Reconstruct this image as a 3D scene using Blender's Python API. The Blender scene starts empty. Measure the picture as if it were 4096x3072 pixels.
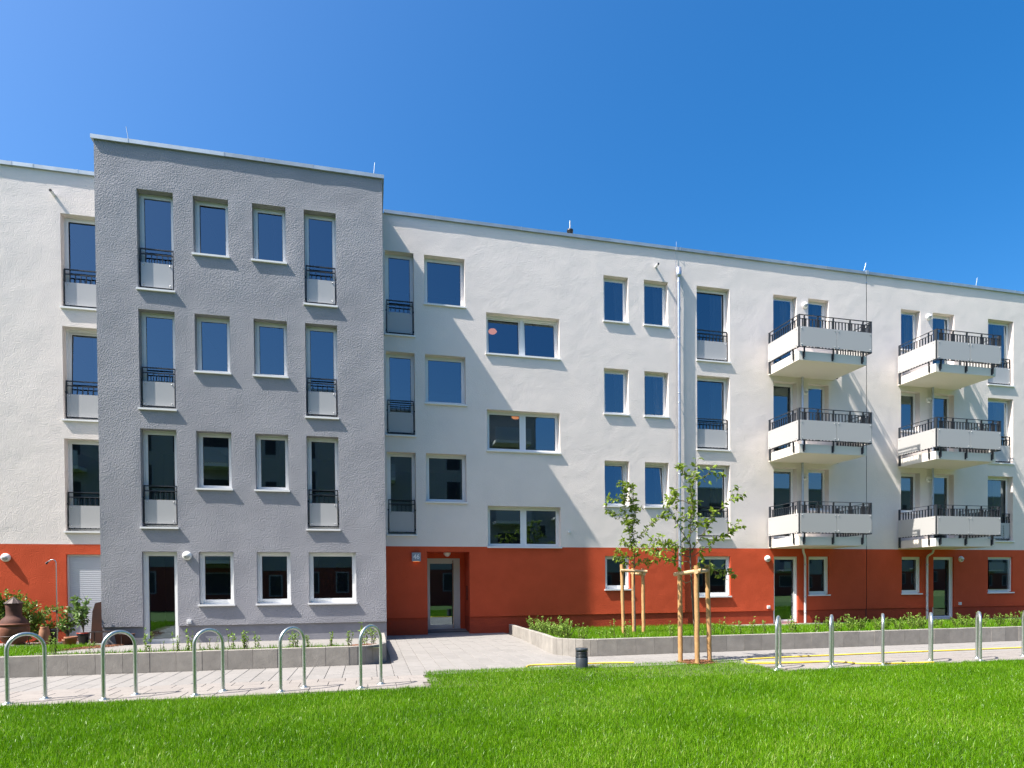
import bpy, bmesh, math, random
import numpy as np
from mathutils import Matrix, Vector
rng = np.random.default_rng(7); random.seed(7)
sc = bpy.context.scene
COL = sc.collection
R = math.radians

# ------------------------------------------------------------------ camera
cam_d = bpy.data.cameras.new('camera'); cam = bpy.data.objects.new('camera', cam_d); COL.objects.link(cam)
RIGHT = Vector((0.97385446, -0.2270307, -0.00803429)); DOWN = Vector((-0.01079535, -0.01092254, -0.99988207)); FWD = Vector((0.22691617, 0.97382635, -0.01308784))
CAM = Vector((-0.41984, -17.78859, 1.44437))
m = Matrix((RIGHT, -DOWN, -FWD)).transposed().to_4x4(); m.translation = CAM
cam.matrix_world = m
cam_d.sensor_width = 36.0; cam_d.lens = 2440.85 / 4096 * 36.0
cam_d.shift_x = 0.0; cam_d.shift_y = (2368.72 - 1536) / 4096
cam_d.clip_start = 0.1; cam_d.clip_end = 3000
sc.camera = cam

# ------------------------------------------------------------------ sky, sun, exposure
SUN = Vector((-6.24, -1.476, 9.05)).normalized()          # towards the sun
w = bpy.data.worlds.new('World'); sc.world = w; w.use_nodes = True
nt = w.node_tree; nt.nodes.clear()
sky = nt.nodes.new('ShaderNodeTexSky'); sky.sky_type = 'NISHITA'; sky.sun_disc = False
sky.sun_elevation = math.asin(SUN.z); sky.sun_rotation = math.atan2(SUN.x, SUN.y)
sky.altitude = 0; sky.air_density = 1.0; sky.dust_density = 3.0; sky.ozone_density = 4.0
bg = nt.nodes.new('ShaderNodeBackground'); bg.inputs[1].default_value = 0.112
wo = nt.nodes.new('ShaderNodeOutputWorld')
hsv = nt.nodes.new('ShaderNodeHueSaturation'); hsv.inputs['Saturation'].default_value = 1.42      # clear, polarised blue over the whole sky
nt.links.new(sky.outputs[0], hsv.inputs['Color']); nt.links.new(hsv.outputs[0], bg.inputs[0]); nt.links.new(bg.outputs[0], wo.inputs[0])
sun_d = bpy.data.lights.new('sun', 'SUN'); sun_d.energy = 5.0; sun_d.angle = R(0.53); sun_d.color = (1.0, 0.94, 0.86)
sun = bpy.data.objects.new('sun', sun_d); COL.objects.link(sun)
sun.rotation_euler = (-SUN).to_track_quat('-Z', 'Y').to_euler(); sun.location = (-30, -10, 40)
vs = sc.view_settings; vs.view_transform = 'Standard'; vs.look = 'None'; vs.gamma = 1.0; vs.use_curve_mapping = False; vs.exposure = 1.10
sc.cycles.max_bounces = 8; sc.cycles.diffuse_bounces = 4; sc.cycles.transparent_max_bounces = 12; sc.cycles.glossy_bounces = 4
sc.cycles.use_denoising = True; sc.cycles.denoiser = 'OPENIMAGEDENOISE'; sc.cycles.denoising_input_passes = 'RGB_ALBEDO_NORMAL'; sc.cycles.denoising_prefilter = 'NONE'; sc.cycles.caustics_reflective = False; sc.cycles.caustics_refractive = False
sc.cycles.sample_clamp_indirect = 6.0

# ------------------------------------------------------------------ materials
MATS = {}
def mat(name, col, rough=0.7, metal=0.0, var=None, scale=8.0, bump=None, spec=0.5, obj_var=0.0, trans=0.0, detail=4.0, emis=None):
    """principled material; var = second colour mixed in by noise; bump = list of (scale, strength, distance)"""
    ma = bpy.data.materials.new(name); ma.use_nodes = True; MATS[name] = ma
    n = ma.node_tree; b = n.nodes['Principled BSDF']; L = n.links.new
    b.inputs['Roughness'].default_value = rough; b.inputs['Metallic'].default_value = metal
    b.inputs['Specular IOR Level'].default_value = spec
    tc = n.nodes.new('ShaderNodeTexCoord'); geo = n.nodes.new('ShaderNodeNewGeometry')
    out = None
    if var is not None:
        no = n.nodes.new('ShaderNodeTexNoise'); no.inputs['Scale'].default_value = scale; no.inputs['Detail'].default_value = detail
        L(geo.outputs['Position'], no.inputs['Vector'])
        rp = n.nodes.new('ShaderNodeMapRange'); rp.inputs[1].default_value = 0.32; rp.inputs[2].default_value = 0.68
        L(no.outputs[0], rp.inputs[0])
        mx = n.nodes.new('ShaderNodeMix'); mx.data_type = 'RGBA'
        mx.inputs[6].default_value = (*col, 1); mx.inputs[7].default_value = (*var, 1)
        L(rp.outputs[0], mx.inputs[0]); out = mx.outputs[2]
    if obj_var:
        oi = n.nodes.new('ShaderNodeObjectInfo'); hs = n.nodes.new('ShaderNodeHueSaturation')
        mr = n.nodes.new('ShaderNodeMapRange'); mr.inputs[3].default_value = 1 - obj_var; mr.inputs[4].default_value = 1 + obj_var
        L(oi.outputs['Random'], mr.inputs[0]); L(mr.outputs[0], hs.inputs['Value'])
        if out is not None: L(out, hs.inputs['Color'])
        else: hs.inputs['Color'].default_value = (*col, 1)
        out = hs.outputs[0]
    if out is not None: L(out, b.inputs['Base Color'])
    else: b.inputs['Base Color'].default_value = (*col, 1)
    if bump:
        prev = None
        for (s, st, di) in bump:
            no = n.nodes.new('ShaderNodeTexNoise'); no.inputs['Scale'].default_value = s; no.inputs['Detail'].default_value = 3.0
            L(geo.outputs['Position'], no.inputs['Vector'])
            bp = n.nodes.new('ShaderNodeBump'); bp.inputs['Strength'].default_value = st; bp.inputs['Distance'].default_value = di
            L(no.outputs[0], bp.inputs['Height'])
            if prev: L(prev, bp.inputs['Normal'])
            prev = bp.outputs[0]
        L(prev, b.inputs['Normal'])
    if emis:
        b.inputs['Emission Color'].default_value = (*emis[0], 1); b.inputs['Emission Strength'].default_value = emis[1]
    if trans:
        tr = n.nodes.new('ShaderNodeBsdfTranslucent'); ms = n.nodes.new('ShaderNodeMixShader'); ms.inputs[0].default_value = trans
        if out is not None: L(out, tr.inputs[0])
        else: tr.inputs[0].default_value = (*col, 1)
        L(b.outputs[0], ms.inputs[1]); L(tr.outputs[0], ms.inputs[2]); L(ms.outputs[0], n.nodes['Material Output'].inputs[0])
    return ma
PLB = [(38, 0.8, 0.011), (2.2, 0.5, 0.025)]
mat('white_plaster', (0.798, 0.726, 0.676), 0.9, var=(0.753, 0.687, 0.643), scale=1.4, bump=PLB, spec=0.2)
mat('red_plaster', (0.587, 0.090, 0.036), 0.9, var=(0.536, 0.081, 0.031), scale=2.2, bump=PLB, spec=0.2)
mat('red_plinth', (0.424, 0.068, 0.029), 0.9, var=(0.379, 0.060, 0.028), scale=4, bump=PLB, spec=0.2)
mat('grey_plaster', (0.327, 0.327, 0.350), 0.9, var=(0.293, 0.293, 0.315), scale=1.2, bump=[(36, 0.9, 0.018), (2.2, 0.5, 0.03)], spec=0.2)
mat('grey_plinth', (0.276, 0.276, 0.298), 0.9, var=(0.242, 0.242, 0.264), scale=3, bump=[(48, 0.8, 0.008)], spec=0.2)
mat('cream_plaster', (0.72, 0.70, 0.64), 0.9, spec=0.2)
mat('zinc', (0.438, 0.491, 0.511), 0.42, 0.55, var=(0.344, 0.397, 0.418), scale=3, obj_var=0.12)
mat('frame_white', (0.774, 0.784, 0.784), 0.35)
mat('sill_white', (0.793, 0.793, 0.784), 0.4)
mat('gasket', (0.02, 0.02, 0.022), 0.6)
mat('anthracite', (0.022, 0.027, 0.034), 0.45)
mat('panel_grey', (0.425, 0.425, 0.425), 0.32, obj_var=0.02)
mat('panel_light', (0.425, 0.420, 0.409), 0.38)
mat('steel_bolt', (0.55, 0.56, 0.57), 0.3, 0.9)
mat('slab_concrete', (0.719, 0.677, 0.605), 0.85, bump=[(40, 0.2, 0.003)])
mat('galvanised', (0.56, 0.60, 0.58), 0.34, 0.85, var=(0.44, 0.49, 0.47), scale=35, bump=[(60, 0.15, 0.002)])
mat('galvanised_pipe', (0.50, 0.54, 0.60), 0.36, 0.75, var=(0.42, 0.46, 0.52), scale=9)
mat('pipe_white', (0.62, 0.63, 0.62), 0.5)
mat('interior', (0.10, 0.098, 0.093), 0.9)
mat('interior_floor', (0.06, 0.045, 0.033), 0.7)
mat('curtain', (0.82, 0.78, 0.72), 0.9, trans=0.35)
mat('shutter', (0.50, 0.52, 0.56), 0.5)
mat('block', (0.323, 0.301, 0.267), 0.9, var=(0.251, 0.234, 0.209), scale=5, bump=[(90, 0.6, 0.006), (14, 0.3, 0.01)], obj_var=0.13, detail=8)
mat('block_cap', (0.40, 0.385, 0.36), 0.9, var=(0.34, 0.33, 0.31), scale=12)
mat('paver', (0.244, 0.230, 0.216), 0.88, var=(0.213, 0.204, 0.189), scale=7, bump=[(70, 0.35, 0.004)], obj_var=0.06, detail=8)
mat('paver_warm', (0.258, 0.235, 0.213), 0.88, var=(0.227, 0.206, 0.187), scale=7, bump=[(70, 0.35, 0.004)], obj_var=0.06, detail=8)
mat('joint_sand', (0.15, 0.135, 0.115), 0.95)
mat('terrace', (0.249, 0.238, 0.219), 0.9, var=(0.212, 0.201, 0.186), scale=4, bump=[(60, 0.3, 0.004)])
mat('soil', (0.11, 0.10, 0.05), 0.95, var=(0.07, 0.09, 0.03), scale=6, bump=[(30, 0.8, 0.02)])
mat('lawn_soil', (0.040, 0.085, 0.010), 0.95, var=(0.05, 0.10, 0.012), scale=5)
mat('far_ground', (0.10, 0.16, 0.035), 0.95, var=(0.08, 0.12, 0.03), scale=0.3)
mat('mulch', (0.30, 0.13, 0.06), 0.9, var=(0.19, 0.08, 0.04), scale=40)
mat('wood', (0.522, 0.313, 0.136), 0.7, var=(0.418, 0.229, 0.089), scale=11, bump=[(45, 0.4, 0.006)], obj_var=0.12)
mat('wood_pale', (0.626, 0.438, 0.251), 0.75, var=(0.522, 0.334, 0.178), scale=14, bump=[(45, 0.4, 0.006)])
mat('bark', (0.16, 0.125, 0.09), 0.9, var=(0.09, 0.07, 0.05), scale=25, bump=[(50, 0.6, 0.006)])
mat('twig', (0.13, 0.10, 0.05), 0.9)
mat('rope', (0.40, 0.30, 0.17), 0.9)
mat('leaf', (0.276, 0.368, 0.034), 0.5, var=(0.149, 0.241, 0.023), scale=9, trans=0.40)
mat('leaf_bush', (0.165, 0.253, 0.024), 0.42, var=(0.088, 0.154, 0.018), scale=16, trans=0.3)
mat('leaf_hedge', (0.264, 0.405, 0.053), 0.55, var=(0.158, 0.282, 0.035), scale=20, trans=0.3)
mat('leaf_pot', (0.15, 0.25, 0.04), 0.45, var=(0.08, 0.16, 0.03), scale=12, trans=0.3)
mat('terracotta', (0.36, 0.135, 0.065), 0.85, var=(0.24, 0.095, 0.05), scale=6, bump=[(30, 0.3, 0.006)])
mat('terracotta_pale', (0.368, 0.184, 0.104), 0.85, var=(0.288, 0.128, 0.072), scale=9)
mat('rust_clay', (0.112, 0.038, 0.022), 0.8, var=(0.064, 0.024, 0.017), scale=5, bump=[(20, 0.3, 0.01)])
mat('clay_orange', (0.230, 0.081, 0.043), 0.8, var=(0.145, 0.051, 0.030), scale=7, bump=[(20, 0.3, 0.01)])
mat('lid_metal', (0.075, 0.055, 0.05), 0.5, 0.3)
mat('rust_sheet', (0.051, 0.017, 0.009), 0.9, var=(0.033, 0.012, 0.007), scale=5)
mat('black_plastic', (0.014, 0.014, 0.016), 0.45)
mat('red_plastic', (0.45, 0.06, 0.03), 0.4)
mat('hose', (0.78, 0.58, 0.06), 0.45)
mat('lamp_white', (0.80, 0.80, 0.79), 0.3)
mat('lamp_glass', (0.42, 0.43, 0.42), 0.25)
mat('sign_grey', (0.30, 0.33, 0.38), 0.4)
mat('sign_white', (0.82, 0.84, 0.86), 0.4)
mat('sign_glow', (0.8, 0.4, 0.1), 0.4, emis=((1.0, 0.42, 0.12), 0.7))
mat('lamp_orange', (0.75, 0.30, 0.12), 0.5, emis=((1.0, 0.36, 0.14), 0.45))
mat('bollard_dark', (0.035, 0.045, 0.055), 0.4)
mat('door_alu', (0.52, 0.53, 0.54), 0.4, 0.3)
mat('steel', (0.60, 0.60, 0.60), 0.22, 1.0)
mat('roof', (0.30, 0.30, 0.29), 0.9)
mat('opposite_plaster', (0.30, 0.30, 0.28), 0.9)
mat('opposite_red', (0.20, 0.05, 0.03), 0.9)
mat('opposite_frame', (0.30, 0.30, 0.30), 0.6)
mat('ink', (0.05, 0.05, 0.05), 0.7)
mat('asphalt', (0.08, 0.08, 0.08), 0.9)
def glass_mat(name, tint, ior):
    ma = bpy.data.materials.new(name); ma.use_nodes = True; MATS[name] = ma
    n = ma.node_tree; n.nodes.clear(); L = n.links.new
    o = n.nodes.new('ShaderNodeOutputMaterial'); mx = n.nodes.new('ShaderNodeMixShader')
    fr = n.nodes.new('ShaderNodeFresnel'); fr.inputs[0].default_value = ior
    t = n.nodes.new('ShaderNodeBsdfTransparent'); t.inputs[0].default_value = (*tint, 1)
    g = n.nodes.new('ShaderNodeBsdfGlossy'); g.inputs['Roughness'].default_value = 0.0; g.inputs['Color'].default_value = (0.70, 0.88, 1.0, 1)
    L(fr.outputs[0], mx.inputs[0]); L(t.outputs[0], mx.inputs[1]); L(g.outputs[0], mx.inputs[2]); L(mx.outputs[0], o.inputs[0])
glass_mat('glass', (0.74, 0.78, 0.78), 2.8)
def grass_mat(name, c0, c1, c2):
    ma = bpy.data.materials.new(name); ma.use_nodes = True; MATS[name] = ma
    n = ma.node_tree; b = n.nodes['Principled BSDF']; L = n.links.new
    at = n.nodes.new('ShaderNodeAttribute'); at.attribute_name = 'blade'
    cr = n.nodes.new('ShaderNodeValToRGB'); e = cr.color_ramp.elements
    e[0].position = 0.0; e[0].color = (*c0, 1); e[1].position = 0.72; e[1].color = (*c1, 1)
    e2 = cr.color_ramp.elements.new(1.0); e2.color = (*c2, 1)
    L(at.outputs['Fac'], cr.inputs[0]); L(cr.outputs[0], b.inputs['Base Color'])
    b.inputs['Roughness'].default_value = 0.36; b.inputs['Specular IOR Level'].default_value = 0.35
    tr = n.nodes.new('ShaderNodeBsdfTranslucent'); ms = n.nodes.new('ShaderNodeMixShader'); ms.inputs[0].default_value = 0.42
    L(cr.outputs[0], tr.inputs[0]); L(b.outputs[0], ms.inputs[1]); L(tr.outputs[0], ms.inputs[2]); L(ms.outputs[0], n.nodes['Material Output'].inputs[0])
grass_mat('grass', (0.045, 0.150, 0.002), (0.175, 0.380, 0.004), (0.42, 0.50, 0.12))

# ------------------------------------------------------------------ mesh helpers
class MB:
    def __init__(s): s.v = []; s.f = []; s.sm = []
    def add(s, v, f, smooth=False):
        k = len(s.v); s.v += [tuple(p) for p in v]; s.f += [tuple(i + k for i in q) for q in f]; s.sm += [smooth] * len(f); return s
    def box(s, x0, x1, y0, y1, z0, z1):
        v = [(x0, y0, z0), (x1, y0, z0), (x1, y1, z0), (x0, y1, z0), (x0, y0, z1), (x1, y0, z1), (x1, y1, z1), (x0, y1, z1)]
        return s.add(v, [(0, 3, 2, 1), (4, 5, 6, 7), (0, 1, 5, 4), (1, 2, 6, 5), (2, 3, 7, 6), (3, 0, 4, 7)])
    def tube(s, path, rad, n=10, cap=True):
        P = [Vector(p) for p in path]; rs = rad if hasattr(rad, '__len__') else [rad] * len(P)
        v = []; f = []; up = None
        for i, p in enumerate(P):
            t = (P[min(i + 1, len(P) - 1)] - P[max(i - 1, 0)]).normalized()
            if up is None: up = t.orthogonal().normalized()
            up = (up - t * up.dot(t)).normalized(); sd = t.cross(up)
            for k in range(n):
                a = 2 * math.pi * k / n; v.append(p + (up * math.cos(a) + sd * math.sin(a)) * rs[i])
        for i in range(len(P) - 1):
            for k in range(n):
                f.append((i * n + k, i * n + (k + 1) % n, (i + 1) * n + (k + 1) % n, (i + 1) * n + k))
        s.add(v, f, True)
        if cap:
            s.add(v[:n], [tuple(range(n))[::-1]]); s.add(v[-n:], [tuple(range(n))])
        return s
    def lathe(s, c, prof, n=24, axis='z'):
        v = []; f = []
        for (r, h) in prof:
            for k in range(n):
                a = 2 * math.pi * k / n; x, y = r * math.cos(a), r * math.sin(a)
                v.append((c[0] + x, c[1] + y, c[2] + h) if axis == 'z' else (c[0] + x, c[1] - h, c[2] + y))
        for i in range(len(prof) - 1):
            for k in range(n):
                q = (i * n + k, i * n + (k + 1) % n, (i + 1) * n + (k + 1) % n, (i + 1) * n + k)
                f.append(q)
        return s.add(v, f, True)
    def build(s, name, m, parent=None, label=None, kind=None, cat=None, group=None):
        me = bpy.data.meshes.new(name); me.from_pydata(s.v, [], s.f)
        me.polygons.foreach_set('use_smooth', s.sm); me.materials.append(MATS[m]); me.update()
        return link(name, me, parent, label, kind, cat, group)
def link(name, me, parent=None, label=None, kind=None, cat=None, group=None):
    o = bpy.data.objects.new(name, me); COL.objects.link(o)
    if parent is not None: o.parent = parent
    return tag(o, label, kind, cat, group)
def tag(o, label=None, kind=None, cat=None, group=None):
    if label: o['label'] = label
    if kind: o['kind'] = kind
    if cat: o['category'] = cat
    if group: o['group'] = group
    return o
def thing(name, loc, label, cat, group=None, rz=0.0):
    o = bpy.data.objects.new(name, None); COL.objects.link(o); o.location = loc; o.rotation_euler = (0, 0, rz)
    o.empty_display_size = 0.1
    return tag(o, label, None, cat, group)
ORD = ['first', 'second', 'third', 'fourth', 'fifth', 'sixth', 'seventh', 'eighth', 'ninth', 'tenth', 'eleventh', 'twelfth', 'thirteenth', 'fourteenth', 'fifteenth', 'sixteenth', 'seventeenth', 'eighteenth', 'nineteenth', 'twentieth']
def copy_tree(o, parent=None):
    c = o.copy(); COL.objects.link(c); c.parent = parent
    for ch in o.children: copy_tree(ch, c)
    return c
_w = [(rng.uniform(0.5, 1.5), rng.uniform(0, 6.28), rng.uniform(0, 6.28), rng.uniform(0, 6.28)) for _ in range(14)]
def undul(x, z):
    s = 0
    for i, (a, p, q, th) in enumerate(_w):
        f = 1.3 + i * 0.75
        s = s + a / (1 + 0.35 * i) * np.sin(f * (x * math.cos(th) + z * math.sin(th)) + p)
    return s / 3.0
def ticks(lo, hi, cuts, step):
    c = sorted({round(t, 4) for t in [lo, hi] + [q for q in cuts if lo < q < hi]})
    out = []
    for a, b in zip(c[:-1], c[1:]):
        k = max(1, int(math.ceil((b - a) / step))); out += [a + (b - a) * i / k for i in range(k)]
    return np.array(out + [c[-1]])
def wall_sheet(name, m, parent, x0, x1, z0, z1, Y, holes, depth, amp=0.005, step=0.13, lip=0.0):
    """front sheet at Y with rectangular holes and their reveals; holes = (xa, xb, za, zb[, depth])"""
    xs = ticks(x0, x1, [h[0] for h in holes] + [h[1] for h in holes], step)
    zs = ticks(z0, z1, [h[2] for h in holes] + [h[3] for h in holes], step)
    X, Z = np.meshgrid(xs, zs)
    D = np.minimum(np.minimum(X - x0, x1 - X), np.minimum(Z - z0, z1 - Z))
    for h in holes:
        dx = np.maximum(np.maximum(h[0] - X, X - h[1]), 0); dz = np.maximum(np.maximum(h[2] - Z, Z - h[3]), 0)
        D = np.minimum(D, np.hypot(dx, dz))
    dy = amp * undul(X, Z) * np.clip(D / 0.10, 0, 1)
    V = np.stack([X, Y + dy, Z], -1).reshape(-1, 3)
    nx = len(xs); mb = MB(); F = []
    cx = (xs[:-1] + xs[1:]) / 2; cz = (zs[:-1] + zs[1:]) / 2
    for j, zc in enumerate(cz):
        for i, xc in enumerate(cx):
            if any(h[0] < xc < h[1] and h[2] < zc < h[3] for h in holes): continue
            a = j * nx + i; F.append((a, a + 1, a + nx + 1, a + nx))
    mb.add(V.tolist(), F, True)
    for h in holes:
        d = h[4] if len(h) > 4 else depth
        a, b, c, e = h[0], h[1], max(h[2], z0), min(h[3], z1); y0, y1 = Y, Y + d
        mb.add([(a, y0, c), (a, y1, c), (a, y1, e), (a, y0, e)], [(0, 1, 2, 3)])
        mb.add([(b, y0, c), (b, y1, c), (b, y1, e), (b, y0, e)], [(0, 3, 2, 1)])
        if h[3] <= z1 + 1e-6: mb.add([(a, y0, e), (b, y0, e), (b, y1, e), (a, y1, e)], [(0, 3, 2, 1)])
        if h[2] >= z0 - 1e-6: mb.add([(a, y0, c), (b, y0, c), (b, y1, c), (a, y1, c)], [(0, 1, 2, 3)])
    if lip:
        cuts = sorted([(h[0], h[1]) for h in holes if h[2] < z0 + 1e-6 and h[3] > z0]); xx = x0
        for a, b in cuts + [(x1, x1)]:
            if a > xx: mb.add([(xx, Y, z0), (a, Y, z0), (a, Y + lip, z0), (xx, Y + lip, z0)], [(0, 3, 2, 1)])
            xx = b
    return mb.build(name, m, parent)

# ------------------------------------------------------------------ levels and openings (metres, facade of the white wing at Y = 0)
H = 2.85; TOP = 10.955; RED = 2.558; PL = 0.495; ROOF = 11.99; GY = -1.476; GX0, GX1 = -6.627, 0.0; JOINT = 16.33
REV = 0.27
rows = [TOP, TOP - H, TOP - 2 * H]
FR_H, SQ_H = 2.37, 1.405
W = []   # (column, row, xa, xb, za, zb, type)
def col(c, xa, xb, h, n=3):
    for k in range(n): W.append((c, k, xa, xb, rows[k] - h, rows[k]))
col('outer', -10.85, -9.66, FR_H); col('wl', -7.97, -6.80, FR_H); col('c1', 0.10, 0.905, FR_H); col('c2', 1.205, 2.38, SQ_H)
for k in range(3): W.append(('dbl', k, 3.01, 5.265, 9.474 - k * H - 1.214 if k < 2 else RED, 9.474 - k * H))
col('s1', 6.70, 7.515, SQ_H); col('s2', 8.05, 8.87, SQ_H); col('f1', 9.875, 11.05, FR_H)
col('b1', 12.67, 13.565, FR_H); col('b2', 14.01, 14.81, SQ_H)
col('b5', 17.765, 18.58, SQ_H); col('b7', 19.12, 20.06, FR_H); col('g1', 21.585, 22.75, FR_H); col('far', 24.2, 25.4, FR_H)
GW = [('wl', 3, -7.975, -6.80, 0.06, 2.30), ('s1', 3, 6.70, 7.515, 1.26, 2.30), ('f1', 3, 9.875, 11.05, 1.0, 2.30), ('b1', 3, 12.67, 13.60, 0.06, 2.30),
      ('b2', 3, 14.01, 14.81, 1.0, 2.30), ('b5', 3, 17.80, 18.62, 1.0, 2.30), ('b7', 3, 19.16, 20.07, 0.06, 2.30), ('g1', 3, 21.60, 22.75, 1.0, 2.30)]
G = []
for c, xa, xb, h in (('g1c', -5.74, -4.95, FR_H), ('g2c', -4.51, -3.715, SQ_H), ('g3c', -3.165, -2.38, SQ_H), ('g4c', -1.945, -1.165, FR_H)):
    for k in range(3): G.append((c, k, xa, xb, rows[k] - h, rows[k]))
GG = [('g1c', 3, -5.745, -4.975, 0.06, 2.30), ('g2c', 3, -4.49, -3.70, 1.0, 2.30), ('g3c', 3, -3.165, -2.365, 1.0, 2.30), ('g4c', 3, -1.925, -0.76, 1.0, 2.30)]
ENTRY = (1.21, 2.45, -0.05, 2.41, 0.97)

# ------------------------------------------------------------------ buildings
def hollow(parent, x0, x1, y0, yb, parts):
    """roof, rear wall, floors and cross walls behind the facade"""
    MB().box(x0, x1, y0 + 0.33, yb, 11.70, 11.90).build('roof', 'roof', parent)
    MB().box(x0, x1, yb - 0.2, yb, -0.05, 11.70).build('rear_wall', 'cream_plaster', parent)
    for z in (0.0, 2.60, 5.45, 8.30):
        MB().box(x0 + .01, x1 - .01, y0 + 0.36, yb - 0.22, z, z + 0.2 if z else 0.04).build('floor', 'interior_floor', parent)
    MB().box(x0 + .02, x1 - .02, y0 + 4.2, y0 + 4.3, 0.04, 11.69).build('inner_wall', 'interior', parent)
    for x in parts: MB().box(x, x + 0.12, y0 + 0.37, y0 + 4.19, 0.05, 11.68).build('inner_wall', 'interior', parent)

wing = thing('apartment_building', (4, 0, 0), 'white rendered four-storey apartment wing with red ground floor and entrance number 46', 'building')
wing2 = thing('apartment_building', (20, 0, 0), 'white and red apartment house beyond the vertical wall joint, with its own balcony stack', 'building')
block = thing('grey_block', (-3.3, -1.476, 0), 'grey rendered four-storey block projecting from the white apartment wing', 'building')
for o in (wing, wing2, block): o.location = (0, 0, 0)
def inr(a, lo, hi): return lo <= a[2] and a[3] <= hi
def holes_of(lst, lo, hi, rev=None): return [(a[2], a[3], a[4], a[5]) + ((rev,) if rev else ()) for a in lst if inr(a, lo, hi)]
WX0, WX1 = -13.5, 30.0
GREV = 0.19
for (lo, hi, par) in ((WX0, -6.62, wing), (-0.01, JOINT - 0.01, wing), (JOINT + 0.012, WX1, wing2)):
    up = [list(a) for a in W]
    hs = []
    for a in W:
        if a[3] > lo and a[2] < hi: hs.append((a[2], min(a[3], hi - 0.001), a[4], a[5]))
    wall_sheet('wall', 'white_plaster', par, lo, hi, RED, ROOF, 0.0, hs, REV)
    gh = []
    for a in GW:
        if a[3] > lo and a[2] < hi: gh.append((a[2], min(a[3], hi - 0.001), max(a[4], PL) if a[4] > 0.5 else PL - 0.001, a[5], GREV))
    if lo == -0.01: gh.append((ENTRY[0], ENTRY[1], PL - 0.001, ENTRY[3], ENTRY[4]))
    gh = [(a, b, (PL - .01 if c < PL else c), d, e) for (a, b, c, d, e) in gh]
    wall_sheet('ground_floor_wall', 'red_plaster', par, lo, hi, PL, RED, 0.0, gh, GREV, lip=0.03)
    ph = [(a[2], min(a[3], hi - 0.001), a[4], PL + .01, GREV - 0.03) for a in GW if a[4] < 0.3 and a[3] > lo and a[2] < hi]
    if lo == -0.01: ph.append((ENTRY[0], ENTRY[1], -0.13, PL + .01, ENTRY[4] - 0.03))
    wall_sheet('plinth', 'red_plinth', par, lo, hi, -0.12, PL, 0.03, ph, GREV, amp=0.001)
MB().box(JOINT - 0.01, JOINT + 0.012, 0.02, 0.05, -0.1, ROOF).build('joint_seal', 'gasket', wing)
hollow(wing, WX0, JOINT - 0.012, 0.0, 11.0, (-8.9, -6.6, -0.2, 1.02, 2.66, 5.6, 7.75, 9.35, 11.9, 13.75))
hollow(wing2, JOINT + 0.014, WX1, 0.0, 11.0, (16.8, 18.82, 20.9, 23.4, 27.0))
for x, par in ((WX0, wing), (WX1 - .3, wing2)): MB().box(x, x + 0.29, 0.02, 10.9, -0.1, 11.88).build('end_wall', 'white_plaster', par)
# grey block
wall_sheet('wall', 'grey_plaster', block, GX0, GX1, PL, ROOF, GY, [(a[2], a[3], max(a[4], PL) , a[5]) for a in G] + [(a[2], a[3], (PL - .01 if a[4] < PL else a[4]), a[5], 0.22) for a in GG], 0.28, amp=0.008, step=0.10, lip=0.045)
wall_sheet('plinth', 'grey_plinth', block, GX0, GX1, -0.12, PL, GY + 0.045, [(GG[0][2], GG[0][3], 0.06, PL + .01, 0.17)], 0.2, amp=0.001)
for gx, q in ((GX1, (0, 1, 2, 3)), (GX0, (0, 3, 2, 1))):
    s = MB(); s.add([(gx, GY, PL), (gx, 0, PL), (gx, 0, ROOF), (gx, GY, ROOF)], [q])
    px = gx - math.copysign(.045, gx + 3)
    s.add([(px, GY + .045, -.1), (px, 0, -.1), (px, 0, PL), (px, GY + .045, PL)], [q])
    s.build('side_wall', 'grey_plaster', block)
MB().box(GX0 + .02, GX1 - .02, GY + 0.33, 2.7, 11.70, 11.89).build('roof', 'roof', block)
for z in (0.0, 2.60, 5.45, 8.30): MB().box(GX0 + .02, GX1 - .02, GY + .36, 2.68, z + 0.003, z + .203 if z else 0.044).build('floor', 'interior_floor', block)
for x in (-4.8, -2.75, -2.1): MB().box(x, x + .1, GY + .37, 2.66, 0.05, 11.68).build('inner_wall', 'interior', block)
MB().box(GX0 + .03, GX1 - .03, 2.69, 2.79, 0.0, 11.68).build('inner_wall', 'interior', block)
# copings: separate zinc lengths with upstanding joints
def coping(par, x0, x1, y, cuts):
    c = [x0] + [q for q in cuts if x0 < q < x1] + [x1]
    for i, (a, b) in enumerate(zip(c[:-1], c[1:])):
        z = rng.uniform(-0.003, 0.003)
        s = MB(); y0 = y - 0.052
        v = [(y0, ROOF - 0.01 + z), (y0, ROOF + 0.083 + z), (y + 0.42, ROOF + 0.06 + z), (y + 0.42, ROOF - 0.005 + z)]
        ba = [(a + .002, p, q) for p, q in v]; bb = [(b - .002, p, q) for p, q in v]
        s.add(ba + bb, [(0, 1, 2, 3)[::-1], (4, 5, 6, 7), (0, 4, 5, 1)[::-1], (1, 5, 6, 2)[::-1], (2, 6, 7, 3)[::-1], (3, 7, 4, 0)[::-1]])
        s.build('coping', 'zinc', par)
        if i: MB().box(a - .012, a + .012, y0 - .004, y + .40, ROOF - .012, ROOF + .089).build('coping_joint', 'zinc', par)
coping(wing, WX0, GX0 - .002, 0, [-12.1, -9.0, -8.53, -7.55]); coping(wing, 0.075, JOINT - 0.05, 0, [1.55, 4.1, 6.9, 9.3, 12.1, 14.7]); coping(wing2, JOINT + .05, WX1, 0, [17.4, 19.9, 22.8, 25.6, 28])
MB().box(JOINT - .055, JOINT + .055, -.062, .44, ROOF - .015, ROOF + .12).build('coping_joint', 'zinc', wing2)
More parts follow.
